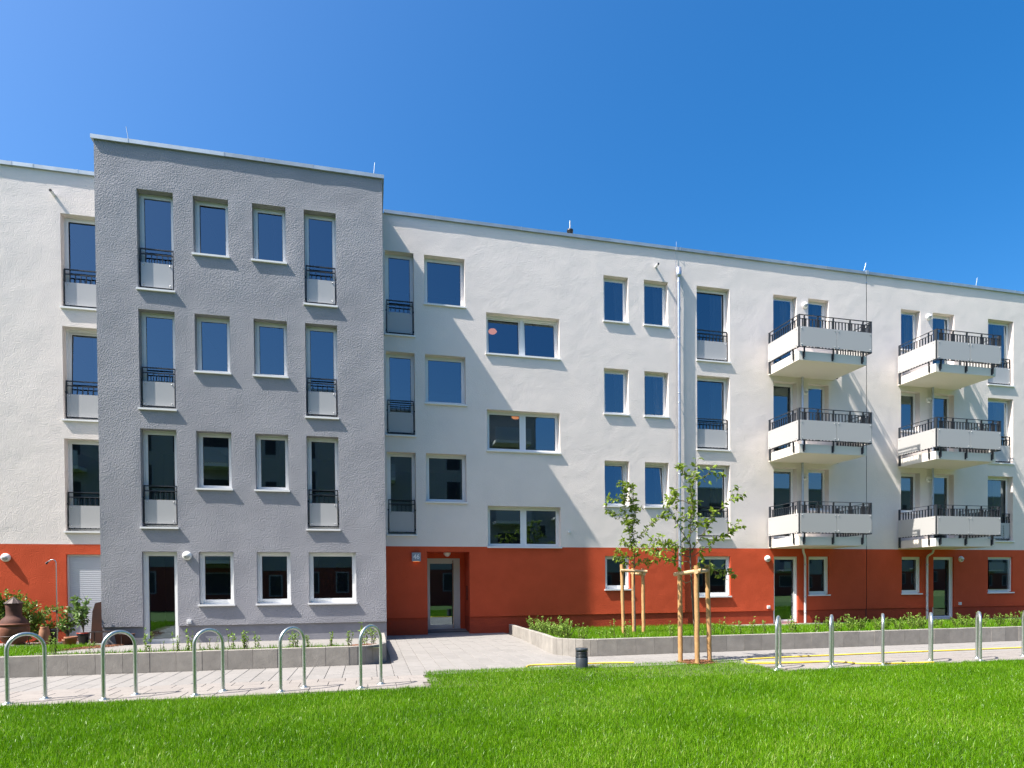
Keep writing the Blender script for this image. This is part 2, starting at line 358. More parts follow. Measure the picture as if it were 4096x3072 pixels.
coping(block, GX0 - .055, GX1 + .055, GY, [-5.89, -3.78, -2.87, -1.7])
s = MB(); s.box(GX1 - .30, GX1 + .055, GY + .425, 2.8, ROOF - .008, ROOF + .07); s.box(GX0 - .055, GX0 + .30, GY + .425, 2.8, ROOF - .008, ROOF + .07); s.build('coping', 'zinc', block)

# ------------------------------------------------------------------ windows
def frame_ring(s, xa, xb, za, zb, t, y0, y1):
    s.box(xa, xa + t, y0, y1, za, zb); s.box(xb - t, xb, y0, y1, za, zb)
    s.box(xa + t, xb - t, y0, y1, za, za + t); s.box(xa + t, xb - t, y0, y1, zb - t, zb)
def sash_and_pane(win, xa, xb, za, zb, y, tilt=0.0):
    """one sash with its dark gasket and its pane; tilt opens it inwards at the top"""
    zc = zb - za
    s = MB(); t = 0.058
    frame_ring(s, xa, xb, 0, zc, t, 0.0, 0.05)
    o = s.build('sash', 'frame_white', win); o.location = (0, y - 0.012, za); o.rotation_euler.x = -tilt
    g = MB(); frame_ring(g, xa + t, xb - t, t, zc - t, 0.009, 0.012, 0.03)
    p = g.build('gasket', 'gasket', win); p.location = o.location; p.rotation_euler = o.rotation_euler
    q = MB().add([(xa + t, 0.02, t), (xb - t, 0.02, t), (xb - t, 0.02, zc - t), (xa + t, 0.02, zc - t)], [(0, 1, 2, 3)]).build('pane', 'glass', win)
    q.location = o.location; q.rotation_euler = (-tilt + R(rng.normal(0, 0.12)), 0, R(rng.normal(0, 0.12)))
def window(par, a, Y, rev, name='window', tilt=0.0, sill=True, ground=False, double=False, top_t=0.055):
    c, k, xa, xb, za, zb = a
    y = Y + rev - 0.075
    s = MB(); t = 0.055
    e = 0.001
    s.box(xa + e, xa + t, y, y + .074, za + e, zb - e); s.box(xb - t, xb - e, y, y + .074, za + e, zb - e)
    bt = 0.06 if not ground else 0.075
    s.box(xa + t, xb - t, y, y + .074, za + e, za + bt); s.box(xa + t, xb - t, y, y + .074, zb - top_t, zb - e)
    mid = (xa + xb) / 2
    if double: s.box(mid - .05, mid + .05, y, y + .074, za + bt, zb - top_t)
    if ground:   # roller shutter guides and the box edge above
        s.box(xa + e, xa + .042, y - .055, y - .001, za + .03, zb - .004); s.box(xb - .042, xb - e, y - .055, y - .001, za + .03, zb - .004)
        s.box(xa + .043, xb - .043, y - .050, y - .001, zb - .055, zb - .004)
    win = s.build(name, 'frame_white', par)
    if double:
        sash_and_pane(win, xa + t - .012, mid - .038, za + bt - .012, zb - top_t + .012, y, tilt); sash_and_pane(win, mid + .038, xb - t + .012, za + bt - .012, zb - top_t + .012, y, tilt)
    else: sash_and_pane(win, xa + t - .012, xb - t + .012, za + bt - .012, zb - top_t + .012, y, tilt)
    if sill:
        q = MB(); p0 = Y - 0.052
        v = [(p0, za - .030), (p0, za + .002), (y - .001, za + .014), (y - .001, za - .012 + .013), (p0 + .006, za - .026)]
        v = [(p0, za - .034), (p0, za + .002), (y - .001, za + .016), (y - .001, za + .003)]
        A, B = xa - .028, xb + .028
        # sheet between the reveals plus the projecting nose
        q.box(xa + .002, xb - .002, Y + .001, y - .001, za + .001, za + .006)
        q.box(A, B, p0, Y - .001, za - .034, za + .008)
        q.build('sill', 'sill_white', win)
    return win
def guard(par, xa, xb, za, Y, light):
    """french balcony guard: steel frame, rails, bars and a screwed panel"""
    y = Y + 0.105; x0, x1 = xa + .035, xb - .035; top = za + 1.025
    s = MB(); r = .011
    for x in (x0, x1): s.box(x - r, x + r, y - .018, y + .018, za + .065, top)
    s.box(x0 + r, x1 - r, y - .018, y + .018, top - .026, top - .001)
    s.box(x0 + r, x1 - r, y - .014, y + .014, top - .145, top - .122)
    s.box(x0 + r, x1 - r, y - .014, y + .014, za + .066, za + .09)
    for x, d in ((x0, -1), (x1, 1)):
        for z in (za + .16, top - .30): s.box(min(x, x + d * .034), max(x, x + d * .034), y - .012, y + .012, z - .02, z + .02)
    g = s.build('window_guard', 'anthracite', par)
    n = max(4, int(round((x1 - x0) / .125))); bw = None
    for i in range(1, n):
        x = x0 + (x1 - x0) * i / n
        b = link('bar', BAR, g); b.location = (x, y, za + .09); b.scale = (1, 1, (top - .145 - za - .09))
    MB().box(x0 + .014, x1 - .014, y - .030, y - .022, za + .10, za + .675).build('panel', 'panel_grey', g)
    for x in (x0 + .07, x1 - .07):
        for z in (za + .155, za + .625): b = link('bolt', BOLT, g); b.location = (x, y - .030, z)
    return g
def shared(name, mb, m):
    me = bpy.data.meshes.new(name); me.from_pydata(mb.v, [], mb.f); me.polygons.foreach_set('use_smooth', mb.sm); me.materials.append(MATS[m]); return me
BAR = shared('bar', MB().box(-.005, .005, -.016, .016, 0, 1), 'anthracite')
BOLT = shared('bolt', MB().lathe((0, 0, 0), [(0.016, 0), (0.016, .010), (0.010, .016), (0.0001, .018)], 10, 'y'), 'steel_bolt')

def par_of(x): return wing2 if x > JOINT else wing
for a in W:
    c, k = a[0], a[1]; p = par_of(a[2])
    dbl = c == 'dbl'; tl = 0.0
    if dbl and k == 0: tl = R(4.0)
    if c in ('s1', 's2') and k == 2: tl = R(4.5)
    if c == 'wl' and k == 1: tl = R(2.5)
    window(p, a, 0.0, REV, 'window' if a[5] - a[4] < 2 else 'french_window', tl, True, double=dbl)
    if c in ('outer', 'wl', 'c1', 'f1', 'g1', 'far'): guard(p, a[2], a[3], a[4], 0.0, 1)
for a in G:
    window(block, a, GY, 0.28, 'window' if a[5] - a[4] < 2 else 'french_window')
    if a[0] in ('g1c', 'g4c'): guard(block, a[2], a[3], a[4], GY, 0)
for a in GW:
    d = a[4] < 0.3
    o = window(par_of(a[2]), a, 0.0, GREV, 'terrace_door' if d else 'window', sill=not d, ground=True)
    if a[0] == 'wl':
        slat = MB(); w_ = a[3] - a[2] - .088
        slat.add([(0, .002, 0), (0, .0006, .005), (0, 0, .025), (0, .0004, .047), (0, .0015, .052), (w_, .002, 0), (w_, .0006, .005), (w_, 0, .025), (w_, .0004, .047), (w_, .0015, .052)], [(i, i + 5, i + 6, i + 1) for i in range(4)], True)
        sm = shared('shutter_slat', slat, 'shutter')
        for i in range(41):
            q = link('shutter_slat', sm, o); q.location = (a[2] + .044, GREV - .125, a[5] - .06 - .052 * (i + 1))
for a in GG:
    d = a[4] < 0.3
    window(block, a, GY, 0.22, 'terrace_door' if d else 'window', sill=not d, ground=True)

# ------------------------------------------------------------------ entrance 46
ex0, ex1 = ENTRY[0], ENTRY[1]; ey = ENTRY[4]
MB().box(ex0 + .001, ex1 - .001, ey, ey + .08, 2.255, 2.409).build('lintel', 'red_plaster', wing)
MB().box(2.30, ex1 - .001, ey + .001, ey + .08, -.05, 2.254).build('recess_wall', 'red_plaster', wing)
s = MB(); s.add([(ex0, 0.0, -.008), (ex1, 0.0, -.008), (ex1, ey, .082), (ex0, ey, .082)], [(0, 1, 2, 3)]); s.build('threshold', 'terrace', wing)
s = MB(); dx0, dx1, dz0, dz1 = ex0 + .002, 2.298, .085, 2.253
frame_ring(s, dx0, dx1, dz0, dz1, .085, ey - .01, ey + .05)
door = s.build('entrance_door', 'door_alu', wing)
s = MB(); frame_ring(s, dx0 + .087, dx1 - .17, dz0 + .05, dz1 - .087, .075, ey - .02, ey + .03); s.box(dx1 - .168, dx1 - .087, ey - .006, ey + .03, dz0 + .087, dz1 - .087); s.build('leaf_frame', 'door_alu', door)
MB().box(dx1 - .252, dx1 - .20, ey - .024, ey - .021, dz0 + .14, dz1 - .15).build('handle_plate', 'black_plastic', door)
MB().add([(dx0 + .16, ey, dz0 + .125), (dx1 - .245, ey, dz0 + .125), (dx1 - .245, ey, dz1 - .16), (dx0 + .16, ey, dz1 - .16)], [(0, 1, 2, 3)]).build('pane', 'glass', door)
s = MB(); hx = dx1 - .225; s.tube([(hx, ey - .075, dz0 + .03), (hx, ey - .075, dz1 - .06)], .014, 12)
for z in (dz0 + .15, dz1 - .2): s.tube([(hx, ey - .075, z), (hx, ey - .02, z)], .009, 8)
s.build('handle', 'steel', door)
s = MB(); s.box(ex1 - .012, ex1 - .002, .42, .56, .98, 1.40)
it = thing('intercom', (0, 0, 0), 'flush steel intercom panel on the side wall of the entrance recess', 'intercom')
s.build('plate', 'rust_sheet', it); s = MB()
for i in range(7): s.box(ex1 - .016, ex1 - .0125, .45, .53, 1.04 + i * .05, 1.06 + i * .05)
s.build('buttons', 'steel', it)
def disc_lamp(loc, label, group='round bulkhead wall lamps', ceiling=False):
    t = thing('wall_lamp' if not ceiling else 'ceiling_lamp', loc, label, 'lamp', group if not ceiling else None)
    ax = 'y'
    MB().lathe((0, 0, 0), [(.104, 0), (.106, .02), (.103, .045), (.092, .06), (.075, .066)], 28, ax).build('housing', 'lamp_white', t)
    # half shade over the upper half and glass below
    v = []; f = []; n, mm = 14, 6
    for j in range(mm + 1):
        for i in range(n + 1):
            a = math.pi * i / n; b = (math.pi / 2) * j / mm; rr = .083 * math.cos(b)
            v.append((rr * math.cos(a), -.055 - .060 * math.sin(b), rr * math.sin(a)))
    for j in range(mm):
        for i in range(n): q = j * (n + 1) + i; f.append((q, q + 1, q + n + 2, q + n + 1))
    MB().add(v, f, True).add([(-.083, -.05, 0), (.083, -.05, 0), (.083, -.056, 0), (-.083, -.056, 0)], [(0, 1, 2, 3)]).build('shade', 'lamp_white', t)
    MB().add([(x * .97, y + .008, -z * .97) for x, y, z in v], [q[::-1] for q in f], True).build('glass', 'lamp_glass', t)
    if ceiling: t.rotation_euler = (R(90), 0, 0)
    return t
for loc, lb in [((-9.29, 0, 2.213), 'round white wall lamp on the red wall above the clay chimney stove'), ((-4.748, GY, 2.201), 'round white wall lamp on the grey block beside its terrace door'),
                ((12.42, 0, 2.22), 'round white wall lamp on sunlit red wall beside a terrace door'), ((20.356, 0, 2.22), 'round white wall lamp on shaded red wall under the far balconies'),
                ((13.87, 0, 10.70), 'round white wall lamp by the top balcony of the stack left of the wall joint'), ((13.87, 0, 7.82), 'round white wall lamp by the middle balcony of the stack left of the wall joint'), ((13.85, 0, 4.96), 'round white wall lamp by the lowest balcony of the stack left of the wall joint'),
                ((18.93, 0, 10.77), 'round white wall lamp by the top balcony of the stack right of the wall joint'), ((18.93, 0, 7.84), 'round white wall lamp by the middle balcony of the stack right of the wall joint'), ((18.93, 0, 5.04), 'round white wall lamp by the lowest balcony of the stack right of the wall joint')]:
    disc_lamp(loc, lb)
cl = disc_lamp((1.86, .55, 2.408), 'small white dome lamp under the ceiling of the entrance recess', ceiling=True); cl.rotation_euler = (R(-90), 0, 0); cl.rotation_euler = (R(90), 0, 0)
# number sign
t = thing('house_number_sign', (.895, 0, 2.25), 'square grey house number sign reading 46 beside the entrance', 'sign')
s = MB(); s.box(-.126, .126, -.075, -.001, -.126, .126); s.build('box', 'sign_grey', t)
cu = bpy.data.curves.new('digits', 'FONT'); cu.body = '46'; cu.size = .185; cu.align_x = 'CENTER'; cu.align_y = 'CENTER'; cu.extrude = .002; cu.offset = .0035
tmp = bpy.data.objects.new('digits', cu); COL.objects.link(tmp)
me = bpy.data.meshes.new_from_object(tmp.evaluated_get(bpy.context.evaluated_depsgraph_get())); bpy.data.objects.remove(tmp)
me.materials.clear(); me.materials.append(MATS['sign_white'])
o = link('digits', me, t); o.location = (0, -.079, 0); o.rotation_euler = (R(90), 0, 0)
MB().box(-.09, .09, -.06, -.02, -.131, -.127).build('light_strip', 'sign_glow', t)
# sockets
for x, y, z, lb in [(-4.72, GY, .594, 'small white socket box low on the grey wall by its terrace door'), (12.452, 0, .62, 'small white socket box low on the sunlit red wall'), (20.314, 0, .618, 'small white socket box low on the shaded red wall'), (5.534, 0, 3.025, 'tiny white sensor box on the white wall beside the lowest stair window')]:
    k = .05 if z < 2 else .032
    t = thing('socket_box', (x, y, z), lb, 'socket', None)
    MB().box(-k, k, -.045, -.001, -k, k).build('case', 'lamp_white', t); MB().box(-k * .8, k * .8, -.052, -.046, -k * .2, k * .75).build('flap', 'frame_white', t)
# overflow pipes
for x, lb in [(-8.093, 'short overflow pipe sticking out of the white wall left of the grey block'), (8.447, 'short overflow pipe sticking out of the white wall near the downpipe')]:
    t = thing('overflow_pipe', (x, 0, 11.39), lb, 'pipe')
    n = 16; s = MB(); s.tube([(0, .05, 0), (0, -.20, 0)], .036, n, False); s.build('pipe', 'pipe_white', t)
    s = MB(); s.tube([(0, -.199, 0), (0, -.05, 0)], .031, n); s.build('bore', 'black_plastic', t)
# main downpipe
t = thing('downpipe', (9.19, -.10, 0), 'galvanised rainwater downpipe with cylindrical hopper on the white wall', 'downpipe')
MB().tube([(0, 0, -.02), (0, 0, 11.13)], .048, 16).build('pipe', 'galvanised_pipe', t)
MB().lathe((0, 0, 11.08), [(.05, 0), (.06, .03), (.088, .07), (.090, .075), (.090, .31), (.084, .31), (.084, .10), (.001, .10)], 24).build('hopper', 'galvanised_pipe', t)
for z in (10.95, 9.2, 7.45, 7.15, 5.2, 4.9, 3.4, 1.6):
    s = MB(); s.lathe((0, 0, z), [(.049, -.012), (.056, -.012), (.056, .012), (.049, .012)], 16); s.box(-.008, .008, .05, .10, -.008 + z, .008 + z); s.build('clamp', 'galvanised_pipe', t)
t = thing('lightning_cable', (9.13, -.03, 0), 'thin grey lightning conductor running down the wall above the downpipe', 'cable')
MB().tube([(0, -.04, 12.22), (0, -.05, 12.0), (0, .0, 11.9), (0, .0, 11.0), (-.02, .0, 2.6)], .006, 6).build('wire', 'galvanised_pipe', t)
# roof rods and vent
for x, y, z, dx, lb in [(-5.95, -1.2, 12.05, -.08, 'thin lightning rod on the grey block roof near its outer corner'), (-.22, -1.2, 12.05, .05, 'thin lightning rod on the grey block roof near the white wing'), (16.45, .3, 12.05, .14, 'thin lightning rod on the roof above the wall joint'), (21.35, .3, 12.05, .10, 'thin lightning rod on the roof right of the wall joint')]:
    t = thing('lightning_rod', (x, y, z), lb, 'rod', 'lightning rods on the roof edge')
    MB().tube([(0, 0, 0), (dx, 0, .52)], .008, 6).build('rod', 'galvanised', t); MB().box(-.03, .03, -.03, .03, 0, .03).build('foot', 'galvanised', t)
t = thing('roof_vent', (5.83, .6, 11.9), 'small roof vent pipe with dark collar above the white parapet', 'vent')
MB().lathe((0, 0, 0), [(.09, 0), (.09, .60), (.10, .60), (.10, .66), (.02, .68)], 14).build('collar', 'black_plastic', t); MB().tube([(0, 0, .5), (0, 0, .95)], .016, 10).build('stack', 'pipe_white', t)

# ------------------------------------------------------------------ balconies
def balcony(par, ox, oz):
    """slab with steel railing and fibre panels; ox = offset from the first stack, oz = offset down"""
    s = MB(); s.box(12.495 + ox, 14.955 + ox, -1.46, -.002, 8.275 + oz, 8.545 + oz)
    b = s.build('balcony', 'slab_concrete', par)
    xl, xr, yf = 12.452 + ox, 15.06 + ox, -1.525
    zt, zm, zp1, zp0 = 9.628 + oz, 9.512 + oz, 9.258 + oz, 8.665 + oz
    def part(mb, n, m='anthracite'): return mb.build(n, m, b)
    # rails
    part(MB().box(xl, xr, yf - .02, yf + .02, zt - .014, zt), 'hand_rail'); part(MB().box(xl, xr, yf - .016, yf + .016, zm - .012, zm), 'rail')
    part(MB().box(xl, xr, yf - .016, yf + .016, zp0 - .03, zp0 - .016), 'rail')
    for x in (xl, xr):
        part(MB().box(x - .02, x + .02, yf + .021, -.07, zt - .014, zt), 'hand_rail'); part(MB().box(x - .016, x + .016, yf + .021, -.07, zm - .012, zm), 'rail'); part(MB().box(x - .016, x + .016, yf + .021, -.07, zp0 - .03, zp0 - .016), 'rail')
        # corner and wall posts
        part(MB().box(x - .021, x + .021, yf - .022, yf + .09, zp0 - .034, zt + .002), 'post')
        part(MB().box(x - .021, x + .021, -.13, -.072, 8.30 + oz, zt + .002), 'post')
    # front posts running down to brackets on the slab edge
    for x in (12.648, 13.69, 14.78):
        px = x + ox
        part(MB().box(px - .006, px + .006, yf - .012, yf + .05, 8.34 + oz, zt - .015), 'post')
        q = MB(); q.box(px - .03, px + .03, -1.475, -1.4605, 8.31 + oz, 8.52 + oz); q.box(px - .007, px + .007, yf + .051, -1.476, 8.33 + oz, 8.52 + oz); part(q, 'bracket')
    for x in (13.13, 14.30): part(MB().box(x + ox - .006, x + ox + .006, yf - .012, yf + .05, zp0 - .015, zt - .015), 'post')
    for x, d in ((xl, 1), (xr, -1)):
        q = MB(); q.box(x - .012, x + .05 if d > 0 else x + .012, -1.235, -1.223, 8.34 + oz, zp0 - .03); q.box(min(x + d * .03, x + d * .042), max(x + d * .03, x + d * .042), -1.26, -1.20, 8.31 + oz, 8.52 + oz); part(q, 'bracket')
        part(MB().box(x - .03, x + .03, -1.235, -1.223, zp0 - .031, zt - .015), 'post')
    # balusters
    n = 21
    for i in range(1, n + 1):
        x = xl + (xr - xl) * i / (n + 1)
        o = link('baluster', BALF, b); o.location = (x, yf, zp0 - .016); o.scale = (1, 1, zm - .012 - zp0 + .016)
    for x in (xl, xr):
        for i in range(1, 12):
            y = -1.44 + i * .108
            if abs(y + 1.229) < .03: continue
            o = link('baluster', BALS, b); o.location = (x, y, zp0 - .016); o.scale = (1, 1, zm - .012 - zp0 + .016)
    # panels
    gx = 13.768 + ox; yp = yf - .036
    for a, c in ((xl + .004, gx - .006), (gx + .006, xr - .004)):
        part(MB().box(a, c, yp, yp + .010, zp0, zp1), 'panel', 'panel_light')
        for x in (a + .06, c - .06):
            for z in (zp0 + .055, zp1 - .055): o = link('bolt', BOLT, b); o.location = (x, yp, z)
    for x, d in ((xl, -1), (xr, 1)):
        x0 = x + d * .036
        part(MB().box(min(x0, x0 - d * .01), max(x0, x0 - d * .01), yf + .01, -.065, zp0, zp1), 'panel', 'panel_light')
        for y in (yf + .09, -.14):
            for z in (zp0 + .055, zp1 - .055): o = link('bolt', BOLT, b); o.location = (x0, y, z); o.rotation_euler = (0, 0, R(-90) if d < 0 else R(90))
    return b
BALF = shared('baluster', MB().box(-.006, .006, -.022, .022, 0, 1), 'anthracite')
BALS = shared('baluster', MB().box(-.022, .022, -.006, .006, 0, 1), 'anthracite')
for k in range(3):
    balcony(wing, 0.0, -k * H); balcony(wing2, 5.15, -k * H)
for x, xb, lb in ((13.70, 13.79, 'grey drain pipe through the balcony stack left of the wall joint'), (19.02, 18.78, 'grey drain pipe through the balcony stack right of the wall joint')):
    t = thing('drain_pipe', (x, -.10, 0), lb, 'pipe', None)
    for z0, z1 in ((5.70, 8.27), (2.85, 5.42)): MB().tube([(0, 0, z0), (0, 0, z1)], .036, 14).build('pipe', 'galvanised_pipe', t)
    d = xb - x; sx = 1 if d > 0 else -1
    P = [(0, -.02, 2.575), (0, -.02, 2.50), (d * .15, -.02, 2.43), (d * .85, .0, 2.33), (d, .0, 2.26), (d, .0, .07)]
    MB().tube(P, .036, 14).build('pipe', 'pipe_white', t)
    for z in (2.02, .95, .42): MB().lathe((d, 0, z), [(.037, -.02), (.045, -.02), (.045, .02), (.037, .02)], 14).build('collar', 'galvanised_pipe', t)

# ------------------------------------------------------------------ curtains and stair lamps behind the glass
def curtain(x0, x1, z0, z1, y, lean, lb):
    n, mz = 26, 8; v = []; f = []
    for j in range(mz + 1):
        tt = j / mz; z = z0 + (z1 - z0) * tt
        for i in range(n + 1):
            u = i / n; x = x0 + (x1 - x0) * u + lean * (1 - tt) * (1 - u)
            v.append((x - x0, .035 * math.sin(u * 26) + .01 * math.sin(u * 60 + tt * 3), z - z0))
    for j in range(mz):
        for i in range(n): a = j * (n + 1) + i; f.append((a, a + 1, a + n + 2, a + n + 1))
    o = MB().add(v, f, True).build('curtain', 'curtain', None, lb, None, 'curtain', 'pale curtains behind the windows'); o.location = (x0, y, z0)
nm = {'s1': 'narrow window next to the shaded wall', 's2': 'narrow window left of the downpipe', 'f1': 'french window right of the downpipe', 'b1': 'balcony door left of the wall joint', 'b2': 'balcony window left of the wall joint',
      'b5': 'balcony window right of the wall joint', 'b7': 'balcony door right of the wall joint', 'g1': 'french window right of the far balconies', 'wl': 'french window left of the grey block'}
fl = ['top', 'middle', 'lowest upper']
for a in W:
    if a[0] in nm and not (a[0] in ('b1', 'b2', 'b7', 'b5') and a[1] > 0) and not (a[0] == 'wl' and a[1] != 1):
        wd = (a[3] - a[2]) * (.42 if a[0] != 'wl' else .5)
        curtain(a[3] - wd - .02, a[3] + .10, a[4] + .05, a[5] - .05, REV + .07, .06, 'pale curtain behind the %s floor %s' % (fl[a[1]], nm[a[0]]))
for x, z, lb in ((3.42, 9.33, 'orange dome lamp inside the top stair window'), (4.15, 6.70, 'orange dome lamp inside the middle stair window')):
    t = thing('stair_lamp', (x, 1.1, z), lb, 'lamp')
    MB().lathe((0, 0, 0), [(.001, -.02), (.10, .0), (.14, .05), (.10, .11), (.02, .13), (.001, .13)], 20).build('shade', 'lamp_orange', t)

# ------------------------------------------------------------------ ground
def sheet(name, pts, m, label=None, kind='structure', cat=None):
    return MB().add(pts, [tuple(range(len(pts)))]).build(name, m, None, label, kind, cat)
sheet('ground', [(-700, -700, -.09), (700, -700, -.09), (700, 700, -.09), (-700, 700, -.09)], 'far_ground', 'flat ground around the houses')
sheet('lawn', [(-40, -23, -.03), (50, -23, -.03), (50, -7.60, -.03), (-40, -7.60, -.03)], 'lawn_soil', 'earth under the lawn')
# pavement base and slabs
pv = sheet('pavement', [(-14, -9.14, -.018), (24, -9.14, -.018), (24, 0.03, -.018), (-14, 0.03, -.018)], 'joint_sand', 'pale concrete paving of path and entrance court')
def in_lawn(x, y):      # true inside the lawn outline
    if y < -9.12: return True
    return .42 < x < 6.16 and y < -7.64 and True
slabs = []
PX, PY = .27, .54
def put(x0, x1, y0, y1, warm): slabs.append((x0, x1, y0, y1, warm))
nx0, nx1 = int(-9.5 / PX), int(21 / PX)
for i in range(nx0, nx1):
    x0 = i * PX - .047; x1 = x0 + PX; xc = (x0 + x1) / 2
    if xc < -.1 or xc > 3.35:
        for y0, y1 in ((-6.93, -6.39), (-7.47, -6.93), (-7.92, -7.47)):
            if not in_lawn(xc, y1 - .02): put(x0, x1, y0, y1, False)
    else:
        lim = 3.62 + .4 * 0
        y = -7.92 + (PY if i % 2 else PY * .6); yy = [-7.92]
        while y < -.05: yy.append(y); y += PY
        yy.append(-.002)
        for y0, y1 in zip(yy[:-1], yy[1:]):
            if not in_lawn(xc, y1 - .02): put(x0, x1, y0, y1, False)
for i in range(int(-9.5 / .40), int(21 / .40)):
    for j, (y0, y1) in enumerate(((-8.22, -7.92), (-8.62, -8.22), (-9.10, -8.62))):
        x0 = i * .40 + j * .17; xc = x0 + .2
        if not in_lawn(xc, y1 - .02): put(x0, x0 + .40, y0, y1, True)
slabs.sort(key=lambda q: math.hypot((q[0] + q[1]) / 2 + .42, (q[2] + q[3]) / 2 + 17.8) + (6 if (q[0] < -7.5 or q[0] > 9) else 0))
cache = {}
rest = {False: MB(), True: MB()}
def slab_mesh(wx, wy, warm):
    k = (round(wx, 3), round(wy, 3), warm)
    if k not in cache:
        g, c = .0035, .004; a, b = wx / 2 - g, wy / 2 - g; mb = MB()
        v = [(-a, -b, -.03), (a, -b, -.03), (a, b, -.03), (-a, b, -.03), (-a, -b, -c), (a, -b, -c), (a, b, -c), (-a, b, -c), (-a + c, -b + c, 0), (a - c, -b + c, 0), (a - c, b - c, 0), (-a + c, b - c, 0)]
        f = [(8, 9, 10, 11)] + [(i, (i + 1) % 4, 4 + (i + 1) % 4, 4 + i) for i in range(4)] + [(4 + i, 4 + (i + 1) % 4, 8 + (i + 1) % 4, 8 + i) for i in range(4)]
        cache[k] = shared('paving_slab', mb.add(v, f), 'paver_warm' if warm else 'paver')
    return cache[k]
for n, (x0, x1, y0, y1, warm) in enumerate(slabs):
    z = rng.uniform(-.0015, .0015)
    if n < 300:
        o = link('paving_slab', slab_mesh(x1 - x0, y1 - y0, warm), pv); o.location = ((x0 + x1) / 2, (y0 + y1) / 2, z); o.rotation_euler = (rng.normal(0, .0012), rng.normal(0, .0012), 0)
    else: rest[warm].box(x0 + .0035, x1 - .0035, y0 + .0035, y1 - .0035, -.03, z)
for k in rest:
    if rest[k].v: rest[k].build('paving_slabs', 'paver_warm' if k else 'paver', pv, None, 'stuff')

# planted beds behind the block walls: ground falls from the wall tops towards the houses
def bz(y): return .05 + max(0.0, min(1.0, (-1.2 - y) / 5.0)) * .245
def bed(name, pts, m, lift, label):
    """pts: outline as two polylines (front x range, back) sampled over y"""
    x0, x1, y0, y1 = pts; ys = np.linspace(y0, y1, max(3, int((y1 - y0) / .25))); v = []; f = []
    xs = np.linspace(x0, x1, 2)
    for y in ys:
        for x in xs: v.append((x, y, bz(y) + lift))
    for i in range(len(ys) - 1): f.append((2 * i, 2 * i + 1, 2 * i + 3, 2 * i + 2))
    return MB().add(v, f).build(name, m, None, label, 'structure')
bed('garden_bed', (-13.4, -.20, -6.30, -.01), 'soil', 0, 'planted ground behind the left block wall')
v = [(3.62, -.01, .05), (3.30, -5.40, bz(-5.4)), (3.50, -5.95, bz(-5.95)), (4.0, -6.30, bz(-6.3)), (23.9, -6.30, bz(-6.3)), (23.9, -1.2, .05), (23.9, -.01, .05)]
s = MB()
ys = list(np.linspace(-6.30, -.01, 30)); vv = []; ff = []
def bed_left(y): return 3.62 + (y / -5.4) * -.34 if y > -5.4 else (3.28 + ((-5.4 - y) / .9) ** 2 * .55)
for y in ys: vv += [(bed_left(y), y, bz(y)), (24.0, y, bz(y))]
for i in range(len(ys) - 1): ff.append((2 * i, 2 * i + 1, 2 * i + 3, 2 * i + 2))
MB().add(vv, ff).build('garden_bed', 'soil', None, 'planted ground behind the right block wall', 'structure')
bed('terrace', (-6.25, -.22, -5.05, GY + .05), 'terrace', .006, 'pale paved strip in front of the grey block')
bed('terrace', (-13.3, -6.255, -1.95, .03), 'terrace', .010, 'pale paved terrace under the clay chimney stove')
bed('terrace', (10.6, 15.4, -1.5, .03), 'terrace', .006, 'pale paved terrace by the first balcony stack')
bed('terrace', (18.2, 23.8, -1.0, .03), 'terrace', .006, 'pale paved terrace by the far balcony stack')

# block walls of the planters, every block a piece of its own
def planter(label, path, ztop, loc):
    t = thing('planter_wall', loc, label, 'wall'); t.location = (0, 0, 0)
    P = [Vector((x, y, 0)) for x, y in path]
    for i in range(len(P) - 1):
        a, b = P[i], P[i + 1]; d = (b - a); L = d.length; d.normalize(); nrm = Vector((-d.y, d.x, 0))
        za, zb = ztop(a), ztop(b); th = .10; g = .0022; dz = rng.uniform(-.003, .003); off = rng.uniform(-.003, .003)
        p0 = a + d * g + nrm * off; p1 = b - d * g + nrm * off
        q = [p0, p1, p1 + nrm * th, p0 + nrm * th]; c = .006
        v = [(p.x, p.y, -.05) for p in q] + [(q[0].x, q[0].y, za + dz - c), (q[1].x, q[1].y, zb + dz - c), (q[2].x, q[2].y, zb + dz - c), (q[3].x, q[3].y, za + dz - c)]
        ins = [q[0] + nrm * c + d * c, q[1] + nrm * c - d * c, q[2] - nrm * c - d * c, q[3] - nrm * c + d * c]
        v += [(ins[k].x, ins[k].y, (za if k in (0, 3) else zb) + dz) for k in range(4)]
        f = [(k, (k + 1) % 4, 4 + (k + 1) % 4, 4 + k) for k in range(4)] + [(4 + k, 4 + (k + 1) % 4, 8 + (k + 1) % 4, 8 + k) for k in range(4)] + [(8, 9, 10, 11)]
        MB().add(v, f).build('concrete_block', 'block', t)
    return t
def seg(a, b, w):
    n = max(1, round(math.dist(a, b) / w)); return [(a[0] + (b[0] - a[0]) * i / n, a[1] + (b[1] - a[1]) * i / n) for i in range(n)]
def arc(cx, cy, r, a0, a1, n): return [(cx + r * math.cos(R(a0 + (a1 - a0) * i / n)), cy + r * math.sin(R(a0 + (a1 - a0) * i / n))) for i in range(n)]
zt_l = lambda p: .34 if p.y < -5 else .34 - (p.y + 5) / 3.5 * .14
pathL = seg((-13.0, -6.38), (-.80, -6.38), .41) + arc(-.80, -5.70, .68, -90, 0, 7) + seg((-.12, -5.70), (-.06, -1.50), .40) + [(-.06, -1.50)]
planter('low concrete block wall in front of the grey block, ending in a rounded corner', pathL, zt_l, (0, 0, 0))
zt_r = lambda p: .34 if p.y < -5 else .25 + (-p.y) / 5 * .09
